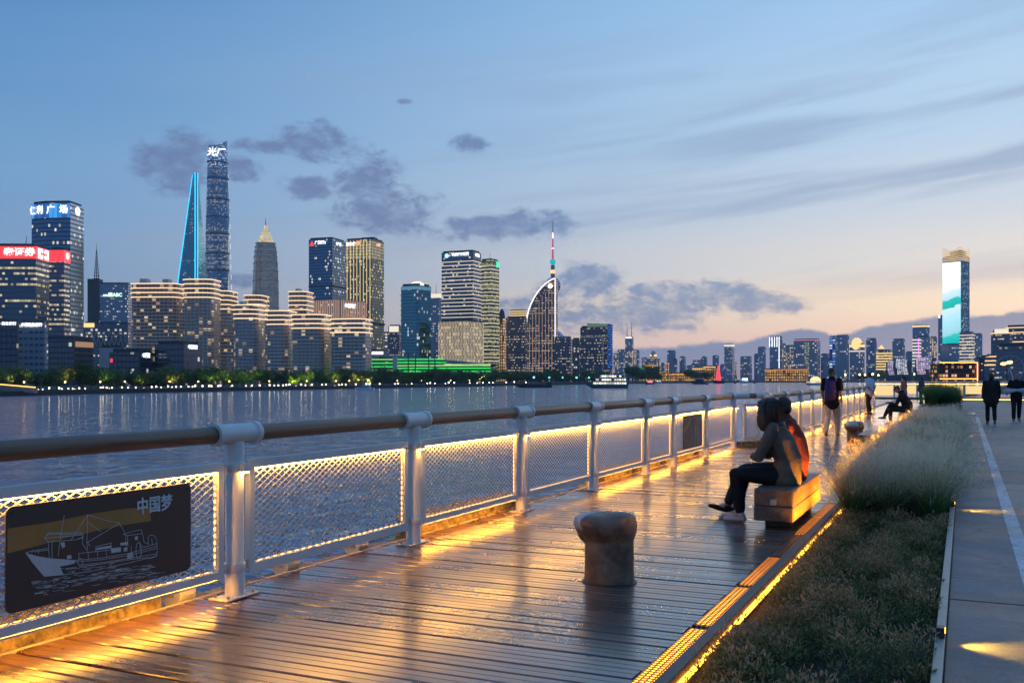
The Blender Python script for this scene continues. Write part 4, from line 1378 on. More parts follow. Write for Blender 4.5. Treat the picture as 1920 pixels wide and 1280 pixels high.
# ================================================================== the far bank
BANK = [(-300, 270), (0, 332), (200, 395), (480, 500), (700, 615), (1000, 915), (1200, 1250), (1400, 1600), (1650, 1750), (1900, 1750), (2400, 1700)]
BZ = -2.8
def bank_d(x):
    for (x0, d0), (x1, d1) in zip(BANK, BANK[1:]):
        if x0 <= x <= x1:
            return d0 + (d1 - d0) * (x - x0) / (x1 - x0)
    return BANK[-1][1]
M['land'] = pm_('far_ground', (.035, .035, .033), .9, 0, .3, .05)
a = MB()
for (x0, d0), (x1, d1) in zip(BANK, BANK[1:]):
    p, q = pt(x0, d0, BZ), pt(x1, d1, BZ)
    r_, s_ = pt(x1, 4300, BZ), pt(x0, 4300, BZ)
    a.add([p, q, r_, s_], [(0, 1, 2, 3)])
    a.add([pt(x0, d0, WATER - 1), pt(x1, d1, WATER - 1), q, p], [(0, 1, 2, 3)])
tag(a.build('far_bank', M['land']), kind='structure')

# ---- trees
def crown_mesh(seed, h, w):
    rnd = random.Random(seed)
    V, Fc, UV = [], [], []
    lobes = [(rnd.gauss(0, w * .24), rnd.gauss(0, w * .24), h * rnd.uniform(.42, .82), w * rnd.uniform(.20, .34)) for _ in range(13)]
    for (lx, ly, lz, lr) in lobes:
        lt = rnd.random()
        for i in range(95):
            v = Vector((rnd.gauss(0, 1), rnd.gauss(0, 1), rnd.gauss(0, .8))).normalized() * lr * rnd.uniform(.55, 1.08)
            c = Vector((lx, ly, lz)) + v
            s = rnd.uniform(.22, .48)
            t1 = Vector((rnd.gauss(0, 1), rnd.gauss(0, 1), rnd.gauss(0, 1))).normalized()
            t2 = t1.orthogonal().normalized()
            o = len(V)
            V += [tuple(c - t1 * s), tuple(c + t2 * s * .7), tuple(c + t1 * s), tuple(c - t2 * s * .7)]
            Fc.append((o, o + 1, o + 2, o + 3))
            UV += [(.5 * lt + .5 * rnd.random(), rnd.random())] * 4
    me = bpy.data.meshes.new('crown'); me.from_pydata(V, [], Fc)
    ul = me.uv_layers.new(name='UVMap'); ul.data.foreach_set('uv', np.array(UV, dtype=np.float32).ravel())
    me.materials.append(M['foliage'])
    return me
M['foliage'] = leaf_mat('tree_foliage', [(0.0, (.05, .10, .028)), (.6, (.085, .15, .04)), (1.0, (.14, .19, .055))], .6, .25, .4)
M['bark'] = pm_('bark', (.06, .045, .032), .9, 0, .3, 2)
def trunk_mesh(seed, h, w):
    rnd = random.Random(seed)
    a = MB()
    a.tube((0, 0, 0), (0, 0, h * .45), .22, .13, 7)
    for i in range(5):
        t = i * 1.26 + rnd.random()
        a.tube((0, 0, h * rnd.uniform(.28, .45)), (math.cos(t) * w * .26, math.sin(t) * w * .26, h * rnd.uniform(.55, .75)), .10, .04, 5)
    me = bpy.data.meshes.new('trunk'); me.from_pydata(a.v, [], a.f); me.materials.append(M['bark'])
    return me
TREES = [(crown_mesh(100 + i, h, w), trunk_mesh(200 + i, h, w)) for i, (h, w) in enumerate(((9.0, 8.0), (7.5, 7.0), (10, 7.5), (8.2, 9.0), (6.4, 5.6)))]
tr = random.Random(31)
def tree(x, d, s, lab, grp, z=BZ):
    r = thing('riverside_tree', lab, 'tree', pt(x, d, z), tr.uniform(0, 6.28), grp)
    c, t = TREES[tr.randrange(5)]
    link('trunk', t, None, r); link('crown', c, None, r)
    r.scale = (s, s, s * tr.uniform(.9, 1.1))
TL = [(38, 8, (1, .75, .12), 700), (72, 9, (1, .8, .12), 900), (140, 8, (1, .62, .16), 800), (270, 9, (1, .78, .12), 900), (205, 9, (.75, 1, .2), 350), (330, 10, (1, .6, .15), 700),
      (398, 10, (.6, 1, .15), 500), (432, 10, (.85, 1, .12), 1200), (470, 10, (.7, 1, .12), 900), (555, 10, (.85, 1, .08), 2200), (582, 10, (.9, 1, .1), 2000), (628, 12, (1, .8, .1), 1200), (668, 12, (1, .72, .15), 1600), (690, 12, (1, .7, .15), 1600),
      (762, 13, (1, .8, .1), 1600), (905, 14, (1, .8, .3), 1500)]
WD = ['left-most lit', 'second lit', 'dense orange-lit', 'golden-lit', 'faint green-lit', 'amber-lit', 'green-lit', 'lime-lit', 'bright green-lit', 'brightest lime-lit', 'broad lime-lit', 'small golden-lit', 'orange-lit', 'amber-lit palm-like', 'yellow-lit', 'pale-lit']
seenl = set()
x = -40.0
i = 0
while x < 1010:
    d = bank_d(x)
    nl = min(range(len(TL)), key=lambda q: abs(TL[q][0] - x))
    lab = 'dark leafy riverside tree above the far quay wall'
    if abs(TL[nl][0] - x) < 9 and nl not in seenl:
        seenl.add(nl); lab = f'{WD[nl]} riverside tree above the far quay wall'.replace('left-most', 'outermost')
    tree(x, d + tr.uniform(14, 24), tr.uniform(.85, 1.15) * (1.0 if x < 700 else 1.25), lab, 'trees along the far promenade')
    if i % 2 == 0:
        tree(x + tr.uniform(-8, 8), d + tr.uniform(34, 60), tr.uniform(1.0, 1.3), 'dark tree in the back row of the far promenade', 'back row of riverside trees')
    x += tr.uniform(11, 21) * 400 / d
    i += 1
for x in range(1015, 1160, 9):
    tree(x, bank_d(x) + 14, tr.uniform(1.2, 1.6), 'small dark tree below the sail-shaped tower and its neighbours', 'trees under the central towers')
for x in range(1186, 1240, 6):
    tree(x, bank_d(x) + 12, tr.uniform(1.6, 2.3), 'dark tree before the orange-lit old waterfront buildings', 'trees at the old waterfront')
for x in list(range(1290, 1330, 7)) + list(range(1610, 1745, 8)):
    tree(x, bank_d(x) + 20, tr.uniform(1.5, 2.2), 'small tree in the line of lamps on the distant bank', 'trees on the distant bank')

# ---- lamps on the far quay
M['lamp_white'] = em_('lamp_white', (1.0, .86, .62), 16)
M['lamp_gold'] = em_('lamp_gold', (1.0, .66, .22), 16)
M['lamp_cyan'] = em_('lamp_cyan', (.12, .75, .85), 5)
def lamp_proto(mat, h, r):
    o = thing('quay_lamp', 'x', 'lamp')
    MB().tube((0, 0, 0), (0, 0, h), .07, .05, 6).build('pole', M['dark_steel'], o)
    a = MB(); a.add(*ell((0, 0, h + r * .8), (r, r, r), n=10, m=7)); a.build('globe', mat, o, smooth='all')
    return o
lw = lamp_proto(M['lamp_white'], .7, .24); lg = lamp_proto(M['lamp_gold'], 3.6, .30); lc = lamp_proto(M['lamp_cyan'], 5.0, .9)
lw['group'] = 'white quay lamps'; lw['label'] = 'small white lamp on top of the far quay wall'
lg['group'] = 'golden promenade lamps'; lg['label'] = 'taller golden lamp among the far riverside trees'
lc['group'] = 'turquoise lamps'; lc['label'] = 'turquoise lamp at the foot of the sail-shaped tower'
used = set()
def put_lamp(p, proto, s=1.0):
    o = proto if proto.name not in used else copy_tree(proto)
    used.add(proto.name)
    o.location = p; o.scale = (s, s, s)
x = 60.0
while x < 1000:
    d = bank_d(x)
    put_lamp(pt(x, d + 1.2, BZ), lw, (d / 480) ** .8 * tr.uniform(.7, 1.2))
    x += tr.choice((5, 8, 12, 17, 26)) * tr.uniform(.8, 1.2)
for x in [45, 122, 188, 234, 318, 372, 430, 505, 575, 630, 655, 690, 745, 790, 845, 880]:
    put_lamp(pt(x, bank_d(x) + 9, BZ), lg, .8)
for x in [1001, 1030, 1055, 1081, 1104]:
    put_lamp(pt(x, bank_d(x) + 4, BZ), lc, 1.0)
lr = thing('street_lamp', 'bright golden globe lamp in the row on the distant bank', 'lamp', (0, 0, 0), 0, 'globe lamps on the distant bank')
MB().tube((0, 0, 0), (0, 0, 11), .2, .12, 6).build('pole', M['dark_steel'], lr)
a = MB(); a.add(*ell((0, 0, 12), (1.5, 1.5, 1.5), n=10, m=7)); a.build('globe', M['lamp_gold'], lr, smooth='all')
firstl = True
for x in (1612, 1622, 1636, 1647, 1664, 1674, 1682, 1689, 1698, 1706, 1715, 1721, 1730, 1562, 1585):
    o = lr if firstl else copy_tree(lr)
    firstl = False
    o.location = pt(x, bank_d(x) + 4, BZ); s = tr.uniform(.75, 1.15); o.scale = (s, s, tr.uniform(.8, 1.15))
# up-lights under some of the trees
def tree_light(x, dd, col, e, label):
    r = thing('tree_uplight', label, 'light', pt(x, bank_d(x) + dd, BZ))
    MB().lathe([(.25, 0), (.3, .3), (.22, .35)], n=10).build('housing', M['dark_steel'], r)
    MB().lathe([(.2, .352), (.2, .40)], n=10).build('lens', M['lamp_gold'], r)
    l = bpy.data.lights.new('tree_glow', 'SPOT')
    l.energy = e * 6; l.color = col; l.shadow_soft_size = .3; l.spot_size = R(125); l.spot_blend = .3
    o = bpy.data.objects.new('tree_glow', l); COL.objects.link(o); o.parent = r; o.location = (0, 0, .6); o.rotation_euler = (R(180), 0, 0)
for (x, dd, c, e), w_ in zip(TL, WD):
    tree_light(x, dd, c, e, f'ground up-light under the {w_} riverside tree'.replace('left-most', 'outermost'))
# glowing ramp rail at the far left
r = thing('lit_ramp', 'orange-lit sloping ramp on the far bank beside the dark embankment', 'ramp', pt(0, 345, BZ), TH)
MB().box((2, 0, 1.0), (22, 1.5, 1.6), ry=R(5)).build('ramp', M['concrete'], r)
MB().box((2, -.8, 2.25), (22, .15, .3), ry=R(5)).build('light_strip', em_('ramp_orange', (1, .45, .08), 3), r)

# ================================================================== boats
M['boat_white'] = pm_('boat_white', (.62, .63, .66), .35, 0, .08, .5)
M['boat_dark'] = pm_('boat_dark', (.03, .035, .045), .5, 0, .2, .3)
M['boat_blue'] = pm_('boat_blue', (.05, .10, .16), .4, 0, .15, .3)
M['boat_win'] = facade('boat_windows', 1.6, 2.4, .1, .28, .92, (1, .80, .45), (1, .92, .72), 2.2, (.03, .04, .05), (.5, .48, .44), 0, .1, .1)
M['deck_red'] = pm_('deck_red', (.25, .06, .05), .6)
def hull(L, Wd, H, sheer=.35, rake=.16):
    """pointed bow to -x"""
    a = MB()
    n = 12
    top, bot = [], []
    for i in range(n + 1):
        t = i / n
        w = Wd / 2 * min(1, (t / .32) ** .6) if t < .32 else Wd / 2 * (1 - .12 * max(0, (t - .8) / .2))
        x = -L / 2 + L * t
        top.append((x - L * rake * .35 * (1 - t) ** 3, w, H + H * sheer * (1 - t) ** 2.2))
        bot.append((x + L * rake * (1 - t) ** 3, w * .8, -.6))
    vs = [(p[0], -p[1], p[2]) for p in top] + [(p[0], p[1], p[2]) for p in top] + [(p[0], -p[1], p[2]) for p in bot] + [(p[0], p[1], p[2]) for p in bot]
    k = n + 1
    fs = []
    for i in range(n):
        fs += [(2 * k + i, 2 * k + i + 1, i + 1, i), (k + i, k + i + 1, 3 * k + i + 1, 3 * k + i), (i, i + 1, k + i + 1, k + i), (3 * k + i, 3 * k + i + 1, 2 * k + i + 1, 2 * k + i)]
    fs += [(n, 2 * k + n, 3 * k + n, k + n), (0, k, 3 * k, 2 * k)]
    return a.add(vs, fs)
def boat(name, label, x, y, yaw=0.0, cat='boat'):
    d = (CAMH - WATER) * F / (y - 710)
    return thing(name, label, cat, pt(x, d, WATER), TH + yaw), d / F
def rect(L, Wd, x0=0.0, r=.0):
    return [(x0 - L / 2, -Wd / 2), (x0 + L / 2, -Wd / 2), (x0 + L / 2, Wd / 2), (x0 - L / 2, Wd / 2)]
# white motor yacht
r, k = boat('motor_yacht', 'small white motor yacht moored below the lit riverside trees', 684, 731.5)
L = 36 * k
hull(L, 3.2, 1.3).build('hull', M['boat_white'], r)
MB().prism(rect(L * .5, 2.4, L * .05), 1.3, 2.5, scale=.85).build('cabin', M['boat_white'], r)
MB().prism(rect(L * .46, 2.44, L * .04), 1.6, 2.1, scale=.93).build('window', M['dark_steel'], r)
MB().prism(rect(L * .25, 2.0, L * .1), 2.55, 3.1).build('flybridge', M['boat_white'], r)
MB().tube((L * .12, 0, 3.1), (L * .16, 0, 4.4), .06, n=6).build('mast', M['boat_white'], r)
# long dark barge
r, k = boat('cargo_barge', 'long low dark cargo barge below the turquoise lamps', 1000, 726.5)
L = 70 * k
hull(L, 5.5, 1.7, .45).build('hull', M['boat_dark'], r)
MB().prism(rect(L * .62, 4.2, -L * .05), 1.7, 2.4, scale=.92).build('hatch_cover', M['boat_dark'], r)
MB().prism(rect(L * .14, 4.0, L * .40), 1.7, 3.8).build('wheelhouse', M['boat_dark'], r)
MB().tube((-L * .4, 0, 2), (-L * .4, 0, 4), .08, n=6).build('mast', M['dark_steel'], r)
# three-deck cruise ferry
r, k = boat('cruise_ferry', 'lit three-deck white cruise ferry with dark blue hull', 1139, 727.5)
L = 76 * k
hull(L, 6.5, 2.0, .3).build('hull', M['boat_blue'], r)
for i, (lf, x0, z) in enumerate(((.80, .06, 2.0), (.72, .08, 4.25), (.55, .12, 6.5))):
    MB().prism(rect(L * lf, 5.8 - i * .5, L * x0), z, z + 1.9, uv=True).build('cabin', M['boat_win'], r)
    MB().prism(rect(L * (lf + .05), 6.3 - i * .5, L * x0), z + 1.9, z + 2.2).build('deck_roof', M['boat_white'], r)
MB().prism(rect(L * .14, 3.2, -L * .12), 6.45, 8.2, scale=.8).build('wheelhouse', M['boat_white'], r)
MB().tube((-L * .05, 0, 8.7), (-L * .05, 0, 11), .1, n=6).build('mast', M['boat_white'], r)
MB().prism(rect(L * .07, 5.9, L * .485), 2.0, 8.4).build('stern_wall', M['boat_blue'], r)
# smaller craft
def small_boat(label, x, y, wpx, hpx, hmat, cmat, name='small_boat'):
    r, k = boat(name, label, x, y)
    L = wpx * k; H = hpx * k
    hull(L, max(2.2, L * .24), H * .38).build('hull', hmat, r)
    MB().prism(rect(L * .55, max(1.6, L * .18), L * .1), H * .385, H * .8, uv=True).build('cabin', cmat, r)
    MB().prism(rect(L * .6, max(1.7, L * .2), L * .1), H * .805, H * .9).build('cabin_roof', M['boat_white'], r)
    MB().tube((L * .1, 0, H * .9), (L * .1, 0, H * 1.35), .09, n=6).build('mast', M['boat_white'], r)
    return r
small_boat('small sightseeing boat with red cabin lights near the cruise ferry', 1217, 720.6, 17, 9, M['boat_blue'], em_('cabin_red', (1, .25, .2), 1.3))
small_boat('pair-decked white boat moored before the orange-lit waterfront', 1234, 718.6, 14, 7, M['boat_white'], M['boat_win'])
r = small_boat('dark cargo boat lying left of the red lit sail', 1309, 720, 27, 12, M['boat_dark'], M['boat_dark'], 'cargo_boat')
small_boat('tiny dark tug below the dark cargo boat', 1325, 720.8, 6, 4, M['boat_dark'], M['boat_dark'])
small_boat('tiny dark boat between red sail and white ferry', 1378, 719, 5, 3, M['boat_dark'], M['boat_dark'])
small_boat('tiny dark boat right of the white ferry', 1414, 718.4, 5, 3, M['boat_dark'], M['boat_dark'])
small_boat('bright white ferry lying by the blue-lit quay', 1395, 718.2, 18, 12, M['boat_white'], em_('cabin_white', (.9, .95, 1), 1.6), 'ferry')
small_boat('white two-deck ferry below the long orange building', 1497, 715.8, 20, 13, M['boat_white'], M['boat_win'], 'ferry')
r, k = boat('sail_boat', 'dark boat carrying a tall red-lit sail', 1347, 718.6)
L = 22 * k
hull(L, 5, 5 * k).build('hull', M['boat_dark'], r)
a = MB(); hs = 34 * k
a.add([(-5.2 * k, 0, 5 * k), (5.2 * k, 0, 5 * k), (1.6 * k, 0, hs), (-1.2 * k, 0, hs * .98), (-5.2 * k, .8, 5 * k), (5.2 * k, .8, 5 * k), (1.6 * k, .8, hs), (-1.2 * k, .8, hs * .98)], [(0, 1, 2, 3), (7, 6, 5, 4), (0, 4, 5, 1), (1, 5, 6, 2), (2, 6, 7, 3), (3, 7, 4, 0)])
a.build('sail', em_('sail_red', (1, .06, .08), 1.3), r)
# glass-domed cruise boat behind the walkers
r, k = boat('domed_boat', 'white cruise boat with golden domed saloon behind the backpack walker', 1530, 722.0)
L = 40 * k
hull(L, 7, 1.6).build('hull', M['boat_white'], r)
MB().prism(rect(L * .8, 6, 0), 1.6, 3.4, uv=True).build('cabin', M['boat_win'], r)
MB().prism(rect(L * .84, 6.4, 0), 3.4, 3.8).build('deck_roof', M['boat_white'], r)
a = MB(); a.add(*ell((-.5, 0, 3.9), (L * .26, 3.0, 9 * k), n=18, m=12)); a.build('dome', em_('dome_gold', (1, .74, .36), 1.2), r, smooth='all')
# floating restaurant outlined in orange neon
r, k = boat('floating_restaurant', 'two-storey floating restaurant outlined in orange neon', 1786, 740)
k_ = k
Wn, Dn, z1, z2 = 70 * k, 10, 42 * k_, 60 * k_
MB().prism(rect(Wn * 1.05, Dn, 0), -.6, 1.6).build('hull', M['boat_dark'], r)
neon = em_('neon_orange', (1, .36, .05), 5)
M['neon_in'] = facade('restaurant_inside', 1.1, 1.6, .12, .2, .5, (1, .35, .12), (1, .55, .35), 1.0, (.02, .015, .015), (.05, .03, .025), 0, .2, .3)
MB().prism(rect(Wn * .96, Dn * .8, 0), 1.6, z2 - .3, uv=True).build('cabin', M['neon_in'], r)
for zz in (30 * k, 60 * k):
    MB().b2((-Wn / 2, -Dn / 2 - .1, zz - .12), (Wn / 2, -Dn / 2 + .1, zz + .12)).build('neon_tube', neon, r)
MB().b2((Wn / 2 - .15, -Dn / 2 - .08, 18 * k), (Wn / 2 + .1, -Dn / 2 + .08, 60 * k - .12)).build('neon_tube', neon, r)
MB().b2((-Wn / 2, -Dn / 2 - .1, 18 * k - .1), (-Wn * .1, -Dn / 2 + .1, 18 * k + .1)).build('neon_tube', neon, r)
MB().prism(rect(Wn * 1.0, Dn, 0), 29 * k - .3, 30 * k - .13).build('deck_floor', M['dark_steel'], r)
MB().prism(rect(Wn * 1.0, Dn, 0), 60 * k - .26, 60 * k - .125).build('roof', M['dark_steel'], r)
for x_ in (-.42, -.2, .02, .24, .46):
    MB().b2((Wn * x_ - .06, -Dn / 2 + .15, 1.6), (Wn * x_ + .06, -Dn / 2 + .27, 60 * k - .27)).build('post', M['dark_steel'], r)
# ================================================================== buildings across the river
class T: pass
def fp_rot(xc):
    return TH - math.atan((xc - 960) / F)
GB = -3.0
def tower(name, label, x0, xc, x1, ytop, d, mat, phi=25, b=None, cat='tower', roof=True, walls=True, group=None, ybot=None, foot=None):
    """front face x0..xc, right side xc..x1 (photo columns); stands d metres off, turned phi"""
    t = T()
    ph = R(phi) if x1 > xc + .1 else 0.0
    al = math.atan((xc - 960) / F)
    D = d / math.cos(al)
    tl = math.tan(al - math.atan((x0 - 960) / F))
    t.a = D * tl / (math.cos(ph) - tl * math.sin(ph))
    if ph:
        tr_ = math.tan(math.atan((x1 - 960) / F) - al)
        t.b = D * tr_ / max(.12, math.sin(ph) - tr_ * math.cos(ph))
        if b: t.b = b
    else:
        t.b = b or min(t.a, 40)
    t.z0 = GB
    t.H = hz(ytop, d) - GB
    t.d = d
    t.root = thing(name, label, cat, pt(xc, d, GB), fp_rot(xc) - ph, group)
    t.foot = foot(t) if foot else [(-t.a, 0), (0, 0), (0, t.b), (-t.a, t.b)]
    zb = 0 if ybot is None else hz(ybot, d) - GB
    if walls:
        MB().prism(t.foot, zb, t.H).build('wall', mat, t.root)
        if roof:
            MB().prism(grow(t.foot, -1.5), t.H, t.H + 2.2).build('roof_plant', M['roof_dark'], t.root)
    return t
def grow(f, o):
    """offset a convex ccw footprint"""
    n = len(f)
    out = []
    for i in range(n):
        p0, p1, p2 = Vector(f[i - 1]), Vector(f[i]), Vector(f[(i + 1) % n])
        e0 = (p1 - p0).normalized(); e1 = (p2 - p1).normalized()
        n0 = Vector((e0.y, -e0.x)); n1 = Vector((e1.y, -e1.x))
        m_ = (n0 + n1)
        m_ = m_ / max(.3, m_.dot(n0)) if m_.length > 1e-6 else n0
        out.append(tuple(p1 + m_ * o))
    return out
def zrow(t, y): return hz(y, t.d) - GB
def band(t, y, h, mat, out=.25, name='light_band'):
    z = zrow(t, y)
    return MB().prism(grow(t.foot, out), z - h / 2, z + h / 2).build(name, mat, t.root)
def sign(t, face, text, y, px, mat, off=.5, pos=.5, bold=.02, name='sign_lettering', wide=1.0):
    s = px / F * t.d
    me = text_mesh(text, s, .12, bold * s)
    if wide != 1.0: me.transform(Matrix.Scale(wide, 4, (1, 0, 0)))
    o = link(name, me, mat, t.root)
    z = zrow(t, y)
    if face == 'L':
        o.location = (-t.a * (1 - pos), -off, z); o.rotation_euler = (R(90), 0, 0)
    else:
        o.location = (off, t.b * pos, z); o.rotation_euler = (R(90), 0, R(90))
    return o
def fbox(t, face, p0, p1, y0, y1, mat, name, off=.3, th=.4):
    """flat box on a face, p0..p1 along it (0..1), rows y0 (top)..y1"""
    z1, z0 = zrow(t, y0), zrow(t, y1)
    a = MB()
    if face == 'L':
        xa, xb = -t.a * (1 - p0), -t.a * (1 - p1)
        a.prism([(xa, -off - th), (xb, -off - th), (xb, -off), (xa, -off)], z0, z1)
    else:
        a.prism([(off + th, t.b * p0), (off + th, t.b * p1), (off, t.b * p1), (off, t.b * p0)], z0, z1)
    return a.build(name, mat, t.root)
M['roof_dark'] = pm_('roof_dark', (.06, .065, .075), .8)
EW = lambda c, s, n='glow': em_(n, c, s)
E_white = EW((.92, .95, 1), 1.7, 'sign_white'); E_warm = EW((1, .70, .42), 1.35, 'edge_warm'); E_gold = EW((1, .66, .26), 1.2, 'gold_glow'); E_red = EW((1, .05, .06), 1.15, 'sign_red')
E_blue = EW((.03, .22, .95), 1.1, 'blue_glow'); E_cyan = EW((.02, .60, 1), 1.6, 'cyan_edge'); E_green = EW((.04, .85, .12), 1.2, 'green_glow'); E_orange = EW((1, .38, .06), 1.0, 'orange_glow'); E_mag = EW((1, .1, .45), 1.3, 'magenta_glow'); E_pale = EW((1, .88, .72), .9, 'pale_glow')
Fd = dict(
 office=facade('fac_office', 2.0, 3.9, .05, .30, .50, (1, .70, .26), (1, .86, .48), .75, (.025, .04, .06), (.05, .06, .075), .4, .75, .4),
 navy=facade('fac_navy', 2.0, 4.0, .05, .16, .10, (1, .78, .4), (.9, .95, .9), .9, (.022, .045, .078), (.014, .03, .055), .55, .6, .5),
 dark=facade('fac_dark', 2.6, 3.6, .08, .15, .07, (1, .8, .5), (.8, .95, 1), .7, (.02, .028, .04), (.018, .022, .03), .4, .6, .5),
 teal=facade('fac_teal', 2.0, 4.0, .05, .10, .12, (1, .75, .4), (.8, .9, 1), .7, (.02, .068, .09), (.015, .045, .06), .6, .7, .4),
 grey=facade('fac_grey', 3.0, 3.8, .14, .3, .22, (1, .84, .55), (.9, 1, .9), .8, (.05, .07, .10), (.12, .13, .16), .3, .6, .4),
 res=facade('fac_res', 3.4, 2.9, .07, .08, .14, (1, .58, .2), (1, .76, .42), .75, (.24, .18, .145), (.74, .54, .42), 0, .1, .5),
 resb=facade('fac_resb', 3.4, 2.9, .05, .08, .12, (1, .6, .22), (1, .80, .5), .8, (.22, .19, .18), (.66, .53, .45), 0, .1, .5),
 gold=facade('fac_gold', 2.2, 3.9, .12, .2, .22, (1, .74, .30), (1, .86, .5), .8, (.05, .05, .04), (.08, .07, .05), .3, .7, .3),
 yellow=facade('fac_yellow', 3.0, 3.9, .06, .30, .85, (.80, .66, .12), (.95, .82, .3), .55, (.06, .06, .03), (.10, .10, .06), .2, .2, .2),
 band=facade('fac_band', 2.6, 3.6, .06, .2, .14, (1, .84, .55), (1, .92, .7), .8, (.03, .04, .06), (.05, .06, .08), .4, .7, .4),
 lattice=facade('fac_lattice', 3.0, 4.0, .05, .1, .5, (1, .8, .35), (1, .86, .5), .55, (.08, .07, .05), (.06, .05, .04), .1, .7, .3),
 pin=facade('fac_pin', 1.9, 3.6, .08, .33, .34, (1, .70, .34), (1, .86, .6), .7, (.03, .035, .05), (.055, .055, .07), .2, .8, .3),
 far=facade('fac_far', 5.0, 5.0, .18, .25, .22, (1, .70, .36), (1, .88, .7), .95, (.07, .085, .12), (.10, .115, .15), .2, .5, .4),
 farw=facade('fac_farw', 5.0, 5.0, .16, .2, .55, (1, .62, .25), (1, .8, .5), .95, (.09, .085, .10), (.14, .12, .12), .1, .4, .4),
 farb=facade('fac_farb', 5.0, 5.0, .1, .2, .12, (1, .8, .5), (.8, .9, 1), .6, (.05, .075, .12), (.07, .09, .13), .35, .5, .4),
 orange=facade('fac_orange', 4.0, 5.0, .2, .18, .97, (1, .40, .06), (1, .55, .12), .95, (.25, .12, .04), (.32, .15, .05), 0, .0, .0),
 st=facade('fac_st', 3.0, 4.5, .06, .12, .30, (1, .72, .36), (1, .86, .6), .32, (.045, .075, .115), (.035, .055, .085), .45, .9, .4),
 swfc=facade('fac_swfc', 4.0, 4.2, .05, .2, .07, (1, .8, .5), (1, .9, .7), .5, (.022, .075, .105), (.018, .06, .085), .55, .8, .4),
 jm=facade('fac_jm', 3.0, 4.0, .2, .12, .75, (1, .68, .38), (1, .78, .52), .14, (.11, .09, .075), (.25, .195, .15), .35, .3, .3))

# ---- left office block with the red name board
t = tower('office_tower', 'office block with lit floors under a glowing red name board', -60, 67, 92, 462, 700, Fd['office'], 24)
band(t, 473.5, 23 / F * 700, E_red, .35, 'name_board')
sign(t, 'L', '泰证券', 473.5, 16, E_white, .6, .762, .03, wide=1.22)
fbox(t, 'R', .12, .88, 464, 483, E_white, 'emblem_plate', .5); 
a = MB()
for (yy, zz, s) in ((.5, 0, 5.0), (.33, 0, 3.6), (.67, 0, 3.6), (.5, 5.5, 3.6), (.5, -5.5, 3.6)):
    a.box((1.0, t.b * yy, zrow(t, 473.5) + zz * .55), (.2, s * .62, s * .62), rx=R(45))
a.build('emblem', E_red, t.root)
MB().tube((-t.a * .2, 5, t.H), (-t.a * .18, 5, t.H + 8), .3, .15, 6).build('roof_crane', M['dark_steel'], t.root)
t = tower('office_tower', 'narrower dark office block with a red board on its upper corner', 92, 120, 131, 468, 790, Fd['office'], 25)
band(t, 480, 22 / F * 790, E_red, .35, 'name_board')
sign(t, 'R', '泰', 480, 13, E_white, .6, .5, .03)
t = tower('low_office_block', 'low office block with white lettering below the red board', -60, 33, 36, 604, 560, Fd['dark'], 20)
sign(t, 'L', '▪ 民生银行', 607, 6.5, E_white, .5, .80, .03)
t = tower('low_office_block', 'grey low block with white rooftop lettering and cold lit rooms', 34, 84, 90, 606, 585, Fd['grey'], 20)
sign(t, 'L', '中国民生银行', 609, 7, E_white, .5, .52, .03, wide=.9)
# ---- tall dark tower with blue screen band
t = tower('dark_tower', 'tall dark glass tower with blue lettered screen band and round white emblem', 53, 132, 157, 380, 900, Fd['navy'], 28,
          foot=lambda t: [(-t.a, t.a * .14), (-t.a * .62, 0), (0, 0), (0, t.b), (-t.a, t.b)])
z0, z1 = zrow(t, 408), zrow(t, 381)
p0, p1, p2 = Vector((-t.a - .2, t.a * .14 - .5)), Vector((-t.a * .62, -.5)), Vector((-.2, -.5))
M['screen_blue'] = facade('screen_blue', 4.2, 30, .04, .0, 2.0, (.02, .20, .85), (.08, .45, 1), .8, (.01, .05, .2), (.01, .04, .15), 0, 0, 0)
a = MB(); a.prism([tuple(p0), tuple(p1), tuple(p2), (p2.x, p2.y + .4), (p1.x, p1.y + .4), (p0.x, p0.y + .4)], z0, z1); a.build('screen_band', M['screen_blue'], t.root)
for ch, f in (('保', .10), ('利', .30), ('广', .56), ('场', .87)):
    s = 16.5 / F * 900
    me = text_mesh(ch, s, .1, .03 * s)
    o = link('sign_lettering', me, E_white, t.root)
    if f < .38:
        q = p0.lerp(p1, f / .38); ang = math.atan2(p1.y - p0.y, p1.x - p0.x)
    else:
        q = p1.lerp(p2, (f - .38) / .62); ang = 0
    o.location = (q.x + 1.6 * math.sin(ang), q.y - 1.6 * math.cos(ang), zrow(t, 394)); o.rotation_euler = (R(90), 0, ang)
MB().tube((.2, t.b * .5, zrow(t, 392)), (.9, t.b * .5, zrow(t, 392)), 8 / F * 900, n=20).build('round_emblem', E_white, t.root)
t = tower('podium_block', 'dark glass podium at the foot of the blue-banded tower', 82, 139, 175, 636, 640, Fd['dark'], 35)
fbox(t, 'R', .04, .96, 640, 650, E_pale if False else EW((1, .55, .28), .35, 'lobby_glow'), 'lit_floor', .3)
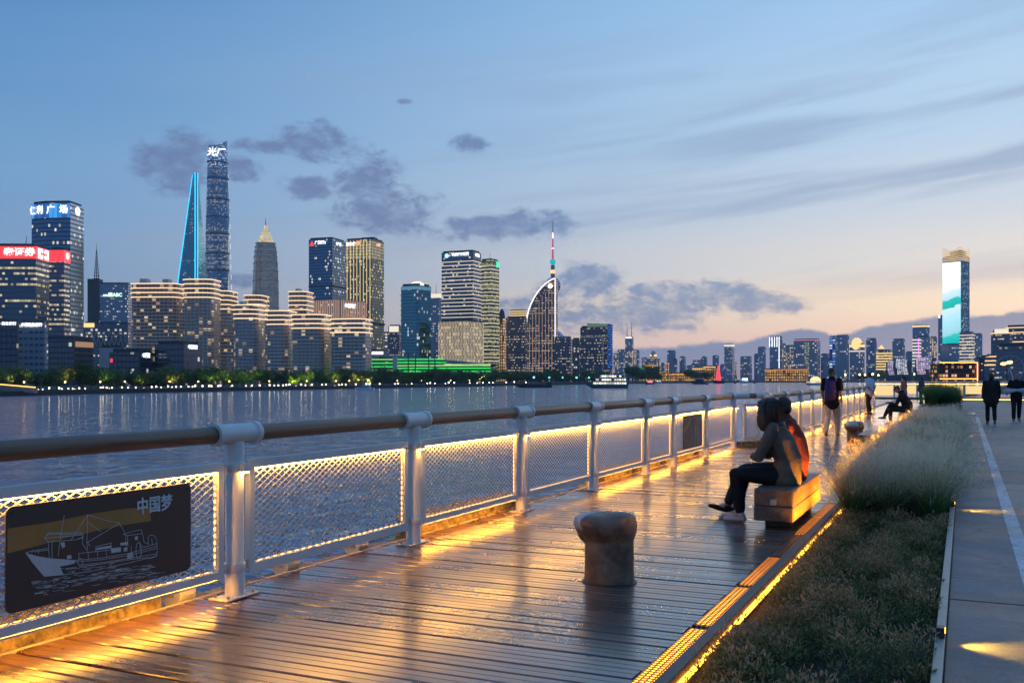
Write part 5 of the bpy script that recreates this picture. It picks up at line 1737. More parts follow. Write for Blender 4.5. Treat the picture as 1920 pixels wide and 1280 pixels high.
# ---- grey tower with mast
t = tower('mast_tower', 'grey-blue tower with lattice mast and green-white sign', 165, 240, 246, 532, 1450, Fd['grey'], 20)
MB().prism([(-t.a, -2), (-t.a * .72, -2), (-t.a * .72, 14), (-t.a, 14)], 0, zrow(t, 523)).build('stair_tower', M['roof_dark'], t.root)
zt = zrow(t, 523)
a = MB()
mx_ = -t.a * .78
for i in range(9):
    zz = zt + i * 5.0 * 1450 / F
    s = 4.4 * (1 - i * .09)
    a.b2((mx_ - s, -1 - .3, zz), (mx_ + s, -.4, zz + 1.0))
a.tube((mx_ - 3.2, -1, zt), (mx_ - .6, -1, zrow(t, 470)), .6, .3, 5); a.tube((mx_ + 3.2, -1, zt), (mx_ + .6, -1, zrow(t, 470)), .6, .3, 5); a.tube((mx_, -1, zt), (mx_, -1, zrow(t, 456)), .7, .2, 5)
a.build('lattice_mast', M['dark_steel'], t.root)
sign(t, 'L', '▬■ABC', 553, 9, EW((.6, 1, .75), 1.6, 'sign_mint'), .5, .62, .03)
t = tower('hall_building', 'low hall with crossed steel trusses in front of the mast tower', 156, 240, 248, 607, 1100, Fd['band'], 15, cat='building')
a = MB(); zA, zB = zrow(t, 648), zrow(t, 622)
for i in range(10):
    x_ = -t.a + t.a * i / 10
    L_ = math.hypot(t.a / 10, zB - zA)
    for s in (1, -1):
        a.box((x_ + t.a / 20, -1.2 - .3 * (s > 0), (zA + zB) / 2), (L_, .5, .7), ry=-s * math.atan2(zB - zA, t.a / 10))
a.build('truss', M['steel'], t.root)
fbox(t, 'L', 0, .25, 606, 614, E_gold, 'lit_canopy', .4)
tower('white_building', 'low plain white building beneath the truss hall', 186, 228, 232, 652, 800, pm_('plain_white', (.42, .43, .46), .7, 0, .1, .3), 20, cat='building')

# ---- terraced apartment blocks with glowing balcony edges
M['slab'] = pm_('balcony_slab', (.68, .55, .47), .7, 0, .12, .2)
M['slab_b'] = pm_('balcony_slab_grey', (.60, .57, .57), .7, 0, .12, .2)
def apartments(label, x0, xc, x1, ytop, d, nlit, mat, slab, step=6.6, ybot=692, boxes=(), phi=22, litstep=1):
    def fo(t):
        r_ = min(7, t.b * .3, t.a * .3)
        out = []
        for cx, cy, a0 in ((-r_, r_, -90), (-r_, t.b - r_, 0), (-t.a + r_, t.b - r_, 90), (-t.a + r_, r_, 180)):
            for i in range(5):
                q = R(a0 + 90 * i / 4)
                out.append((cx + r_ * math.cos(q), cy + r_ * math.sin(q)))
        return out
    t = tower('apartment_block', label, x0, xc, x1, ytop, d, mat, phi, cat='apartment block', walls=False, foot=fo, b=26)
    MB().prism(grow(t.foot, -.55), 0, t.H - .5).build('wall', mat, t.root)
    y, i = ytop, 0
    hs = step / F * d
    while y < ybot:
        z = zrow(t, y)
        if z < 3: break
        MB().prism(grow(t.foot, .1), z - .55, z + .35).build('balcony_slab', slab, t.root)
        if i < nlit:
            MB().prism(grow(t.foot, .28), z - .5, z + .28).build('light_strip', E_warm, t.root)
        y += step * (1.28 if i < nlit else 1.0)
        i += 1
    for (px0, px1, hh) in boxes:
        f0 = (px0 - x0) / (xc - x0); f1 = (px1 - x0) / (xc - x0)
        MB().b2((-t.a * (1 - f0), 4, t.H), (-t.a * (1 - f1), 12, t.H + hh / F * d)).build('roof_box', M['slab'], t.root)
    return t
apartments('wide tan apartment block with glowing top balconies and two roof boxes', 240, 331, 333, 531, 820, 4, Fd['res'], M['slab'], boxes=((258, 271, 10), (301, 312, 9)))
apartments('tall tan apartment block with rounded side below the blue-edged spire', 338, 396, 408, 523, 800, 5, Fd['res'], M['slab'])
apartments('rear tan apartment block half hidden beneath the tallest tower', 398, 428, 435, 545, 880, 5, Fd['res'], M['slab'])
apartments('rear apartment block with stepped glowing balconies', 454, 488, 499, 553, 900, 6, Fd['res'], M['slab'])
apartments('blue-grey apartment block with two bright lit rooms side by side', 433, 480, 486, 571, 800, 4, Fd['resb'], M['slab_b'], boxes=((445, 452, 7),))
apartments('slim rear apartment block with a white antenna', 537, 572, 580, 546, 930, 5, Fd['res'], M['slab'], boxes=((551, 557, 6),))
apartments('blue-grey apartment block with large golden windows near its top', 496, 538, 543, 582, 790, 4, Fd['resb'], M['slab_b'])
apartments('broad apartment block with lit stair column', 541, 603, 608, 589, 770, 4, Fd['resb'], M['slab'])
apartments('right-hand apartment block before the finned office building', 614, 680, 686, 597, 760, 4, Fd['resb'], M['slab'])
# low dark blocks at their feet
t = tower('low_block', 'dark low block with small red sign at the foot of the wide tan apartments', 205, 262, 290, 660, 560, Fd['dark'], 30, cat='building')
sign(t, 'R', '●国贸', 666, 9, E_white, .4, .4, .05); fbox(t, 'L', .05, .12, 672, 679, E_red, 'red_sign', .3)
t = tower('low_block', 'dark glass block with white rooftop lettering beside tall tan apartments', 290, 345, 379, 645, 570, Fd['dark'], 32, cat='building')
sign(t, 'R', '中粮海景', 650, 8, E_white, .4, .45, .05)

# ---- finned office building
t = tower('finned_office', 'office building with glowing vertical fins and white rooftop sign', 581, 636, 689, 564, 1050, Fd['band'], 40)
nf = 16
for i in range(nf + 1):
    x_ = -t.a * i / nf
    MB().b2((x_ - .35, -1.0, zrow(t, 690)), (x_ + .35, -.1, t.H + 1.5)).build('fin', M['fin_glow'] if 'fin_glow' in M else M.setdefault('fin_glow', EW((1, .62, .45), .42, 'fin_glow')), t.root)
for i in range(1, nf):
    y_ = t.b * i / nf
    MB().b2((.1, y_ - .35, zrow(t, 690)), (1.0, y_ + .35, t.H + 1.5)).build('fin', M['fin_glow'], t.root)
sign(t, 'R', '●北外滩', 572, 8.5, E_white, 1.4, .35, .05)
# ---- pair of tall towers
t = tower('navy_tower', 'navy glass tower with red triangle emblem and white lettering', 579, 623, 648, 447, 1300, Fd['navy'], 28)
s = 9 / F * 1300
a = MB(); zc = zrow(t, 455); xe = -t.a * .86
a.add([(xe - s * .6, -.6, zc - s * .5), (xe + s * .6, -.6, zc - s * .5), (xe, -.6, zc + s * .6), (xe - s * .6, -.3, zc - s * .5), (xe + s * .6, -.3, zc - s * .5), (xe, -.3, zc + s * .6)], [(0, 1, 2), (5, 4, 3), (0, 3, 4, 1), (1, 4, 5, 2), (2, 5, 3, 0)])
a.build('emblem', E_red, t.root)
sign(t, 'L', '广发银行', 454, 7, E_white, .5, .5, .04, wide=.85); sign(t, 'R', '●广发', 455, 7, E_white, .5, .45, .04); band(t, 536, 2.5, M['roof_dark'], .2, 'recess_band')
t = tower('golden_tower', 'tower with golden vertical light lines and bright top floors', 648, 697, 720, 448, 1270, Fd['gold'], 28)
for i in range(8):
    x_ = -t.a * (i + .5) / 8
    MB().b2((x_ - .3, -.7, zrow(t, 690)), (x_ + .3, -.1, t.H - .5)).build('light_line', M.setdefault('goldline', EW((1, .74, .32), .85, 'gold_line')), t.root)
MB().prism(grow(t.foot, .12), zrow(t, 484), zrow(t, 452)).build('lit_top', M.setdefault('topgold', facade('top_gold', 2.4, 3.9, .08, .15, 2.0, (.85, .68, .3), (.95, .8, .45), .5, (.2, .17, .1), (.2, .17, .1), 0, 0, 0)), t.root)
sign(t, 'L', '■中信', 456, 7, E_white, .9, .22, .05); sign(t, 'R', '▬◉', 456, 7.5, EW((1, .35, .2), 1.6, 'sign_coral'), .9, .5, .05); sign(t, 'L', '◉', 455, 9, EW((1, .35, .15), 1.4, 'sign_orange'), .9, .5, .05)
MB().b2((-t.a * .45, 4, t.H), (0, 16, t.H + 5 / F * 1270 * .9)).build('roof_box', M['roof_dark'], t.root)
band(t, 606, 3, M['roof_dark'], .9, 'recess_band')
# ---- low ones behind the green terminal
t = tower('small_office', 'small office with white lit top floors beside the teal tower', 728, 748, 753, 611, 1500, Fd['pin'], 25); fbox(t, 'L', .1, .98, 611, 622, E_pale, 'lit_top', .3)
tower('small_office', 'small block with red roof light behind the green-lit terminal', 716, 730, 734, 624, 1600, Fd['farw'], 20)
fb_ = tower('white_podium', 'white-lit podium roof beside the golden tower', 690, 720, 724, 658, 1150, pm_('podium_pale', (.4, .38, .36), .6), 15, cat='building'); fbox(fb_, 'L', .1, .95, 659, 664, E_white, 'lit_edge', .3)
# ---- teal tower
t = tower('teal_tower', 'dark teal glass tower with lit shallow dome', 752, 783, 808, 534, 1180, Fd['teal'], 38, foot=lambda t: [(-t.a, 0), (-t.a * .1, 0), (0, t.b * .12), (0, t.b), (-t.a, t.b)])
band(t, 539, 6 / F * 1180, M.setdefault('tealcrown', EW((.25, .6, .85), .35, 'crown_teal')), .3, 'crown_band')
a = MB(); a.add(*ell((-t.a * .35, t.b * .4, t.H + 1), (t.a * .35, t.b * .3, 4.5), n=16)); a.build('dome', EW((1, .9, .7), 1.2, 'dome_lit'), t.root, smooth='all')
for i in range(16):
    z = t.H * (.12 + .052 * i)
    MB().b2((-t.a - 2.2, .5, z), (-t.a - .05, t.b * .8, z + .8)).build('side_fin', M['slab'], t.root)
t = tower('slim_tower', 'slim pale tower with lit crown and thin spire beside the teal tower', 808, 823, 830, 552, 1500, Fd['grey'], 30)
band(t, 554, 8 / F * 1500, E_pale, .3, 'lit_crown'); MB().tube((-t.a * .6, 6, t.H), (-t.a * .6, 6, zrow(t, 530)), .6, .15, 6).build('spire', M['dark_steel'], t.root)
# ---- banded bank tower and its lattice podium
t = tower('banded_tower', 'bank tower with white horizontal light bands and white rooftop lettering', 828, 887, 902, 471, 1250, Fd['band'], 25)
for i in range(17):
    band(t, 489 + i * 7.0 * 1.0, .9, M.setdefault('bandpale', EW((1, .86, .66), .8, 'band_pale')), .35)
sign(t, 'L', '中国建设银行', 476, 6.6, E_white, .6, .60, .035, wide=.92); sign(t, 'R', '●建行', 477, 7, E_white, .6, .5, .04)
MB().tube((-t.a * .83, -.8, zrow(t, 477)), (-t.a * .83, -.4, zrow(t, 477)), 4.2 / F * 1250, n=16).build('emblem', EW((.35, .75, 1), 1.6, 'emblem_blue'), t.root)
MB().tube((-t.a * .75, 5, t.H), (-t.a * .75, 5, t.H + 6), .3, .1, 6).build('mast', M['dark_steel'], t.root)
t = tower('lattice_podium', 'podium block wrapped in a glowing diamond lattice', 823, 872, 906, 602, 1160, Fd['lattice'], 35, cat='building')
lat = EW((1, .80, .58), .62, 'lattice_glow')
for face, L_ in (('L', t.a), ('R', t.b)):
    a = MB()
    n_ = 17 if face == 'L' else 12
    rows = 11
    zb_, zt_ = zrow(t, 684), t.H
    for r0 in range(rows):
        za, zc = zb_ + (zt_ - zb_) * r0 / rows, zb_ + (zt_ - zb_) * (r0 + 1) / rows
        for i in range(n_ + 1):
            f0 = min(1, max(0, (i + (.28 if r0 % 2 else -.28)) / n_)); f1 = min(1, max(0, (i + (-.28 if r0 % 2 else .28)) / n_))
            if face == 'L':
                a.tube((-t.a * (1 - f0), -.7, za), (-t.a * (1 - f1), -.7, zc), .36, n=4)
            else:
                a.tube((.7, t.b * f0, za), (.7, t.b * f1, zc), .36, n=4)
    o = a.build('lattice', lat, t.root); tag(o, kind='stuff')
t = tower('yellow_tower', 'slender tower with rows of yellow-green lit floors', 901, 921, 936, 487, 1330, Fd['yellow'], 32)
for i in range(26):
    band(t, 497 + i * 7.2, .8, M['bandpale'] if i % 1 == 0 else E_gold, .3)
MB().tube((-t.a * .3, 5, t.H), (-t.a * .3, 5, zrow(t, 471)), .4, .1, 6).build('mast', M['dark_steel'], t.root)
fbox(t, 'R', .6, .95, 489, 499, EW((.05, .8, .5), 1.2, 'sign_jade'), 'emblem', .5)
t = tower('orange_tower', 'narrow orange-lit tower with small dome behind the yellow tower', 934, 945, 949, 596, 1700, Fd['orange'], 20)
a = MB(); a.add(*ell((-t.a * .5, t.b * .4, t.H), (t.a * .5, t.a * .5, 17), n=14)); a.build('dome', M['roof_dark'], t.root, smooth='all')
t = tower('gold_crown_tower', 'dark office tower with golden banded crown left of the sail', 949, 984, 988, 595, 1350, Fd['pin'], 20)
MB().b2((-t.a * .82, 2, t.H), (-.5, t.b - 2, zrow(t, 580))).build('crown', M['roof_dark'], t.root)
for y in (583, 587, 591):
    z = zrow(t, y); MB().b2((-t.a * .82 - .3, 1.7, z - .6), (-.2, t.b - 1.7, z + .6)).build('light_band', E_gold, t.root)

# ---- sail-shaped tower
d = 1400
t = tower('sail_tower', 'sail-shaped tower with curved white-lit edge and round lamp near its tip', 987, 1041, 1046, 522, d, Fd['pin'], 18, walls=False)
def sail_poly(n=18):
    pts = [(-t.a, 0), (0, 0), (0, t.H)]
    for i in range(1, n + 1):
        q = i / n * math.pi / 2
        zz = t.H - (t.H - zrow(t, 610)) * (1 - math.cos(q)) ** .85
        pts.append((-t.a * math.sin(q) ** 1.1, zz))
    return pts
sp_ = sail_poly(); n = len(sp_)
a = MB()
a.add([(p[0], 0, p[1]) for p in sp_] + [(p[0], t.b, p[1]) for p in sp_], [tuple(range(n)), tuple(range(2 * n - 1, n - 1, -1))] + [(i, i + n, (i + 1) % n + n, (i + 1) % n) for i in range(n)],
      [[(p[0] + t.a, p[1]) for p in sp_], [(p[0] + 500, p[1]) for p in reversed(sp_)]] + [[(-5, -5)] * 4 if i != 1 else [(200, 0), (200 + t.b, 0), (200 + t.b, t.H), (200, t.H)] for i in range(n)])
a.build('wall', Fd['pin'], t.root)
ec = EW((1, .88, .84), 1.3, 'edge_pink')
a = MB()
for p, q in zip(sp_[2:], sp_[3:]):
    a.tube((p[0], -.6, p[1]), (q[0], -.6, q[1]), 1.0, n=6)
a.tube((sp_[-1][0], -.6, sp_[-1][1]), (-t.a, -.6, 20), .7, n=6); a.build('curved_edge', ec, t.root)
MB().tube((0, -.6, 60), (0, -.6, t.H), .8, n=6).build('light_line', ec, t.root)
for i in range(1, 9):
    x_ = -t.a * i / 9
    MB().b2((x_ - .25, -.6, 8), (x_ + .25, -.1, t.H * (1 - (i / 9) ** 2.4 * .42) - 16)).build('fin', M['fin_glow'], t.root)
MB().tube((-t.a * .17, -.9, zrow(t, 536)), (-t.a * .17, -.3, zrow(t, 536)), 4.0 / F * d, n=16).build('round_lamp', EW((1, .78, .66), 6, 'round_lamp'), t.root)

# ---- television tower behind the sail
d = 2950; k = d / F
r = thing('television_tower', 'television tower with spheres and a red and white spire behind the sail', 'tower', pt(1036.5, d, GB), fp_rot(1036))
zz = lambda y: hz(y, d) - GB
M['tvconc'] = pm_('tv_concrete', (.30, .27, .26), .7)
for i in range(3):
    q = R(90 + 120 * i)
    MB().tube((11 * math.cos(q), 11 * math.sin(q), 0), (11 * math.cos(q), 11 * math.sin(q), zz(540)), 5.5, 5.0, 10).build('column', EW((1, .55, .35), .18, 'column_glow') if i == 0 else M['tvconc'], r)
M['sphere'] = facade('tv_sphere', 6, 5, .2, .2, .5, (.5, .8, 1), (.8, .7, 1), .6, (.08, .10, .16), (.10, .11, .16), .4, 0, 0)
def usphere(z, rad):
    a = MB(); n, m_ = 24, 14
    for i in range(m_):
        for j in range(n):
            q = []
            uvq = []
            for (ii, jj) in ((i, j), (i, j + 1), (i + 1, j + 1), (i + 1, j)):
                th_ = math.pi * ii / m_; ph_ = 2 * math.pi * jj / n
                q.append((rad * math.sin(th_) * math.cos(ph_), rad * math.sin(th_) * math.sin(ph_), z - rad * math.cos(th_)))
                uvq.append((rad * ph_, rad * th_))
            a.add(q, [(0, 1, 2, 3)], [uvq])
    return a
usphere(zz(535), 15 * k).build('sphere', M['sphere'], r, smooth='all')
usphere(zz(641), 24 * k).build('sphere', M['sphere'], r, smooth='all')
MB().tube((0, 0, zz(540)), (0, 0, zz(497)), 4.4 * k, 3.6 * k, 12).build('shaft', M['tvconc'], r)
MB().tube((0, 0, zz(513)), (0, 0, zz(506)), 4.3 * k, 4.2 * k, 12).build('light_band', E_gold, r)
usphere(zz(491), 5.6 * k).build('upper_sphere', EW((.02, .55, .62), .8, 'sphere_teal'), r, smooth='all')
MB().tube((0, 0, zz(488)), (0, 0, zz(447)), 2.0 * k, 1.4 * k, 8).build('spire', EW((.9, .10, .28), .55, 'spire_red'), r)
MB().tube((0, 0, zz(466.5)), (0, 0, zz(465)), 2.4 * k, n=8).build('light_band', E_white, r)
MB().tube((0, 0, zz(447)), (0, 0, zz(436)), 1.5 * k, .9 * k, 8).build('spire_tip', EW((1, .85, .85), 1.6, 'spire_white'), r)
MB().tube((0, 0, zz(436)), (0, 0, zz(413)), .7 * k, .25 * k, 6).build('antenna', M['dark_steel'], r)

# ---- cluster right of the sail
t = tower('dark_block', 'dark block with crenellated lit roofline right of the sail tower', 1040, 1070, 1073, 633, 1250, Fd['pin'], 15)
for i in range(9):
    x_ = -t.a * (i + .5) / 9; MB().b2((x_ - .8, 0, t.H), (x_ + .8, 3, t.H + 2.2)).build('roof_tooth', M['slab'], t.root)
tower('dark_block', 'narrow dark block with a white light line down its side', 1072, 1086, 1089, 636, 1300, Fd['dark'], 20)
t = tower('rounded_office', 'rounded front office with crenellated roof before the blue-edged tower', 1087, 1129, 1132, 634, 1200, Fd['pin'], 20)
for i in range(12):
    x_ = -t.a * (i + .5) / 12; MB().b2((x_ - .8, 0, t.H), (x_ + .8, 3, t.H + 2.6)).build('roof_tooth', M['slab'], t.root)
t = tower('blue_edge_tower', 'dark green-grey tower with vertical blue light wall and slanting roof', 1088, 1138, 1148, 612, 1400, Fd['pin'], 30)
a = MB(); a.prism([(-t.a * .75, 1), (0, 1), (0, t.b - 1), (-t.a * .75, t.b - 1)], t.H, t.H, z1f=lambda i: zrow(t, 604) if i in (0, 3) else zrow(t, 607)); a.build('slanted_roof', M.setdefault('roofg', EW((.35, .6, .45), .25, 'roof_mint')), t.root)
fbox(t, 'R', .02, .98, 607, 690, M.setdefault('bluewall', facade('blue_wall', 2.2, 3.6, .12, .25, .8, (.01, .12, .6), (.05, .35, 1), .9, (.01, .05, .3), (.005, .03, .2), 0, .1, .2)), 'blue_wall', .3)

# ---- green-lit terminal
t = tower('cruise_terminal', 'long low terminal with curved roof and rows of green light', 693, 920, 924, 668, 900, M['roof_dark'], 10, cat='building', walls=False, b=30)
a = MB(); n = 22
rows_ = []
for i in range(n + 1):
    f = i / n
    x_ = -t.a * (1 - f)
    yt = 664 + 20 * max(0, (f - .03)) ** 1.2 if f > .1 else 664 + 16 * (1 - f / .1) ** 2
    rows_.append((x_, zrow(t, yt)))
vs = []
for (x_, z) in rows_:
    vs += [(x_, -1.5, z - 2.2), (x_, 4, z), (x_, 24, z + .5), (x_, 30, z - 3)]
a.add(vs, [(i * 4 + j, i * 4 + 4 + j, i * 4 + 5 + j, i * 4 + 1 + j) for i in range(n) for j in range(3)])
a.build('roof', pm_('roof_grey', (.12, .13, .13), .6), t.root)
MB().prism([(-t.a * .98, 0), (0, 0), (0, 28), (-t.a * .98, 28)], 0, zrow(t, 687)).build('wall', Fd['dark'], t.root)
for q, (y, f0, f1) in enumerate(((673, .0, .20), (680, .0, .20), (687, .02, .20), (694, .02, .2), (673, .235, .62), (679, .235, .64), (685, .235, 1.0), (690, .235, 1.0), (696, .235, 1.0), (683, .62, 1.0))):
    fbox(t, 'L', f0, f1, y - .8, y + .8, E_green if q % 3 else EW((.5, .95, .25), .9, 'green_pale'), 'light_band', .6)
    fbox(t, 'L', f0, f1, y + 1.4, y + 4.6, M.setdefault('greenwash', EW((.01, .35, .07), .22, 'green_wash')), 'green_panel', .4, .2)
MB().b2((-t.a * .80, -2.2, 0), (-t.a * .765, 2, zrow(t, 668))).build('stair_block', M['slab_b'], t.root)
for x_ in (.33, .39, .50, .55):
    MB().tube((-t.a * (1 - x_), -3, 0), (-t.a * (1 - x_), -3, zrow(t, 662)), .5, n=6).build('mast', M['dark_steel'], t.root)

# ---- supertall cluster far behind
d = 2670; k = d / F
r = thing('twisting_tower', 'tallest twisting glass tower with lettered bright crown', 'tower', pt(408, d, GB), fp_rot(408))
zz = lambda y: hz(y, d) - GB
def tri_ring(rad, rot, n=30):
    out = []
    for i in range(n):
        q = 2 * math.pi * i / n
        rr_ = rad * (1 + .10 * math.cos(3 * q) + .015 * math.cos(6 * q))
        out.append((rr_ * math.cos(q + rot), rr_ * math.sin(q + rot)))
    return out
ztop = zz(277)
RG = 46
rings = []
for i in range(RG + 1):
    f = i / RG
    z = ztop * f
    y_ = 710 - (z + GB - CAMH) / k
    xl, xr = 386.5 + .5 * (1 - f), 425 + 11.5 * (1 - f) ** .8
    rings.append((z, (xr - xl) / 2 * k / 1.05, ((xl + xr) / 2 - 408) * k, R(20 + 105 * f)))
def st_part(name, i0, i1, mat):
    a = MB(); n = 30
    for i in range(i0, i1):
        z0, r0, c0, t0 = rings[i]; z1, r1, c1, t1 = rings[i + 1]
        A, B = tri_ring(r0, t0), tri_ring(r1, t1)
        for j in range(n):
            j2 = (j + 1) % n
            u0, u1 = 2 * math.pi * 32 * j / n, 2 * math.pi * 32 * (j + 1) / n
            a.add([(A[j][0] + c0, A[j][1], z0), (A[j2][0] + c0, A[j2][1], z0), (B[j2][0] + c1, B[j2][1], z1), (B[j][0] + c1, B[j][1], z1)], [(0, 1, 2, 3)], [[(u0, z0), (u1, z0), (u1, z1), (u0, z1)]])
    return a.build(name, mat, r, smooth='all')
ci = RG - 4
st_part('glass_shaft', 0, ci, Fd['st'])
M['crown_led'] = facade('crown_led', 2.6, 2.2, .05, .1, .35, (.7, .85, 1), (1, 1, 1), .9, (.05, .09, .16), (.05, .09, .16), .3, .2, .9)
st_part('crown', ci, RG, M['crown_led'])
a = MB()
A = tri_ring(rings[-1][1], rings[-1][3]); c1 = rings[-1][2]
vs = []
for p in A:
    f = (p[0] / rings[-1][1] + 1) / 2
    vs += [(p[0] + c1, p[1], ztop), (p[0] * .97 + c1, p[1] * .97, ztop + max(0, (f - .45) / .55) ** 1.6 * 12 * k + .5)]
a.add(vs, [(2 * j, (2 * j + 2) % 60, (2 * j + 3) % 60, 2 * j + 1) for j in range(30)], [[(2 * j, 0), (2 * j + 2, 0), (2 * j + 2, 9), (2 * j, 9)] for j in range(30)])
a.build('slanted_crown_edge', M['crown_led'], r)
for y in (306, 336, 375, 408, 440, 476, 508):
    z = zz(y); i = min(int(z / ztop * RG), RG - 1); z0, r0, c0, t0 = rings[i]
    MB().prism([(p[0] * 1.012 + c0, p[1] * 1.012) for p in tri_ring(r0, t0)], z - 2.5, z + 1.5).build('mechanical_band', M['roof_dark'], r)
me = text_mesh('光厂', 16 * k, .3, .4 * k, .18)
o = link('sign_lettering', me, E_white, r); o.location = (rings[-2][2] - 1.0 * k, -rings[-2][1] * 1.14, zz(291)); o.rotation_euler = (R(90), 0, 0)
a = MB()
for i in range(8, RG):
    (z0, r0, c0, t0), (z1, r1, c1, t1) = rings[i], rings[i + 1]
    if i % 2 == 0:
        a.tube((c0 + r0 * 1.06, -4, z0), (c1 + r1 * 1.06, -4, z1), .7, n=5)
a.build('edge_lights', EW((.9, .95, 1), .9, 'edge_dots'), r)
# spire with the cyan edges
d = 2400; k = d / F
r = thing('wedge_tower', 'wedge-shaped glass skyscraper with cyan-lit edges', 'tower', pt(368.5, d, GB), fp_rot(368))
zz = lambda y: hz(y, d) - GB
ztop = zz(329)
NR = 24
sec = []
for i in range(NR + 1):
    f = i / NR
    wl = 50 * (1 - f) + 7.0; wr = 34 * (1 - f) + 2.6
    z = ztop * f
    sec.append([(-2.4 * k, -34, z), (2.0 * k, -34, z), (wr * k, 0, z), (2 * k, 34, z), (-2.4 * k, 34, z), (-wl * k, 0, z)])
a = MB()
for i in range(NR):
    for j in range(6):
        A0, A1, B1, B0 = sec[i][j], sec[i][(j + 1) % 6], sec[i + 1][(j + 1) % 6], sec[i + 1][j]
        a.add([A0, A1, B1, B0], [(0, 1, 2, 3)], [[(j * 60, A0[2]), (j * 60 + 45, A0[2]), (j * 60 + 45, B0[2]), (j * 60, B0[2])]])
a.add(sec[-1], [tuple(range(6))])
a.build('glass_shaft', Fd['swfc'], r)
for j, rad in ((0, 1.5), (1, 1.5), (5, 1.3)):
    a = MB()
    for i in range(NR):
        a.tube(Vector(sec[i][j]) + Vector((0, -.8, 0)), Vector(sec[i + 1][j]) + Vector((0, -.8, 0)), rad, n=5, caps=False)
    a.build('edge_light', E_cyan, r)
# tiered pagoda-like tower
d = 2660; k = d / F
r = thing('tiered_tower', 'tiered pagoda-like skyscraper with golden floodlit crown and spire', 'tower', pt(498, d, GB), fp_rot(498) + R(12))
zz = lambda y: hz(y, d) - GB
def plus(hw):
    s = hw * .62
    return [(-s, -hw), (s, -hw), (s, -s * 1.15), (hw * .88, -s * 1.15), (hw * .88, -s * .8), (hw, -s * .8), (hw, s * .8), (hw * .88, s * .8), (hw * .88, s * 1.15), (s, s * 1.15), (s, hw), (-s, hw), (-s, s * 1.15), (-hw * .88, s * 1.15), (-hw * .88, s * .8), (-hw, s * .8), (-hw, -s * .8), (-hw * .88, -s * .8), (-hw * .88, -s * 1.15), (-s, -s * 1.15)]
tiers = [(710, 23), (610, 22.6), (575, 22.2), (548, 21.8), (526, 21.2), (508, 20.6), (493, 19.8), (481, 19.0), (471, 18.0), (463, 16.6), (456, 15.4)]
for (y0, hw), (y1, _) in zip(tiers, tiers[1:]):
    MB().prism(plus(hw * k), max(0, zz(y0)), zz(y1) - 1.2).build('tier', Fd['jm'], r)
    MB().prism(plus(hw * k + 1.6), zz(y1) - 1.2, zz(y1)).build('tier_cornice', M['slab'], r)
M['jm_crown'] = facade('crown_gold', 2.5, 3.0, .18, .12, 1.5, (1, .66, .24), (1, .8, .45), 1.5, (.3, .2, .1), (.35, .25, .14), .1, 0, 0)
MB().prism(plus(15.6 * k), zz(463.5), zz(461.5)).build('light_band', E_gold, r)
for (y0, y1, hw) in ((456, 449, 13.2), (449, 443, 10.4), (443, 437, 7.8), (437, 430, 5.0), (430, 423, 2.8)):
    MB().prism(plus(hw * k), zz(y0), zz(y1)).build('crown_tier', M['jm_crown'], r)
MB().tube((0, 0, zz(423)), (0, 0, zz(408)), .9 * k, .2 * k, 6).build('spire', M['dark_steel'], r)

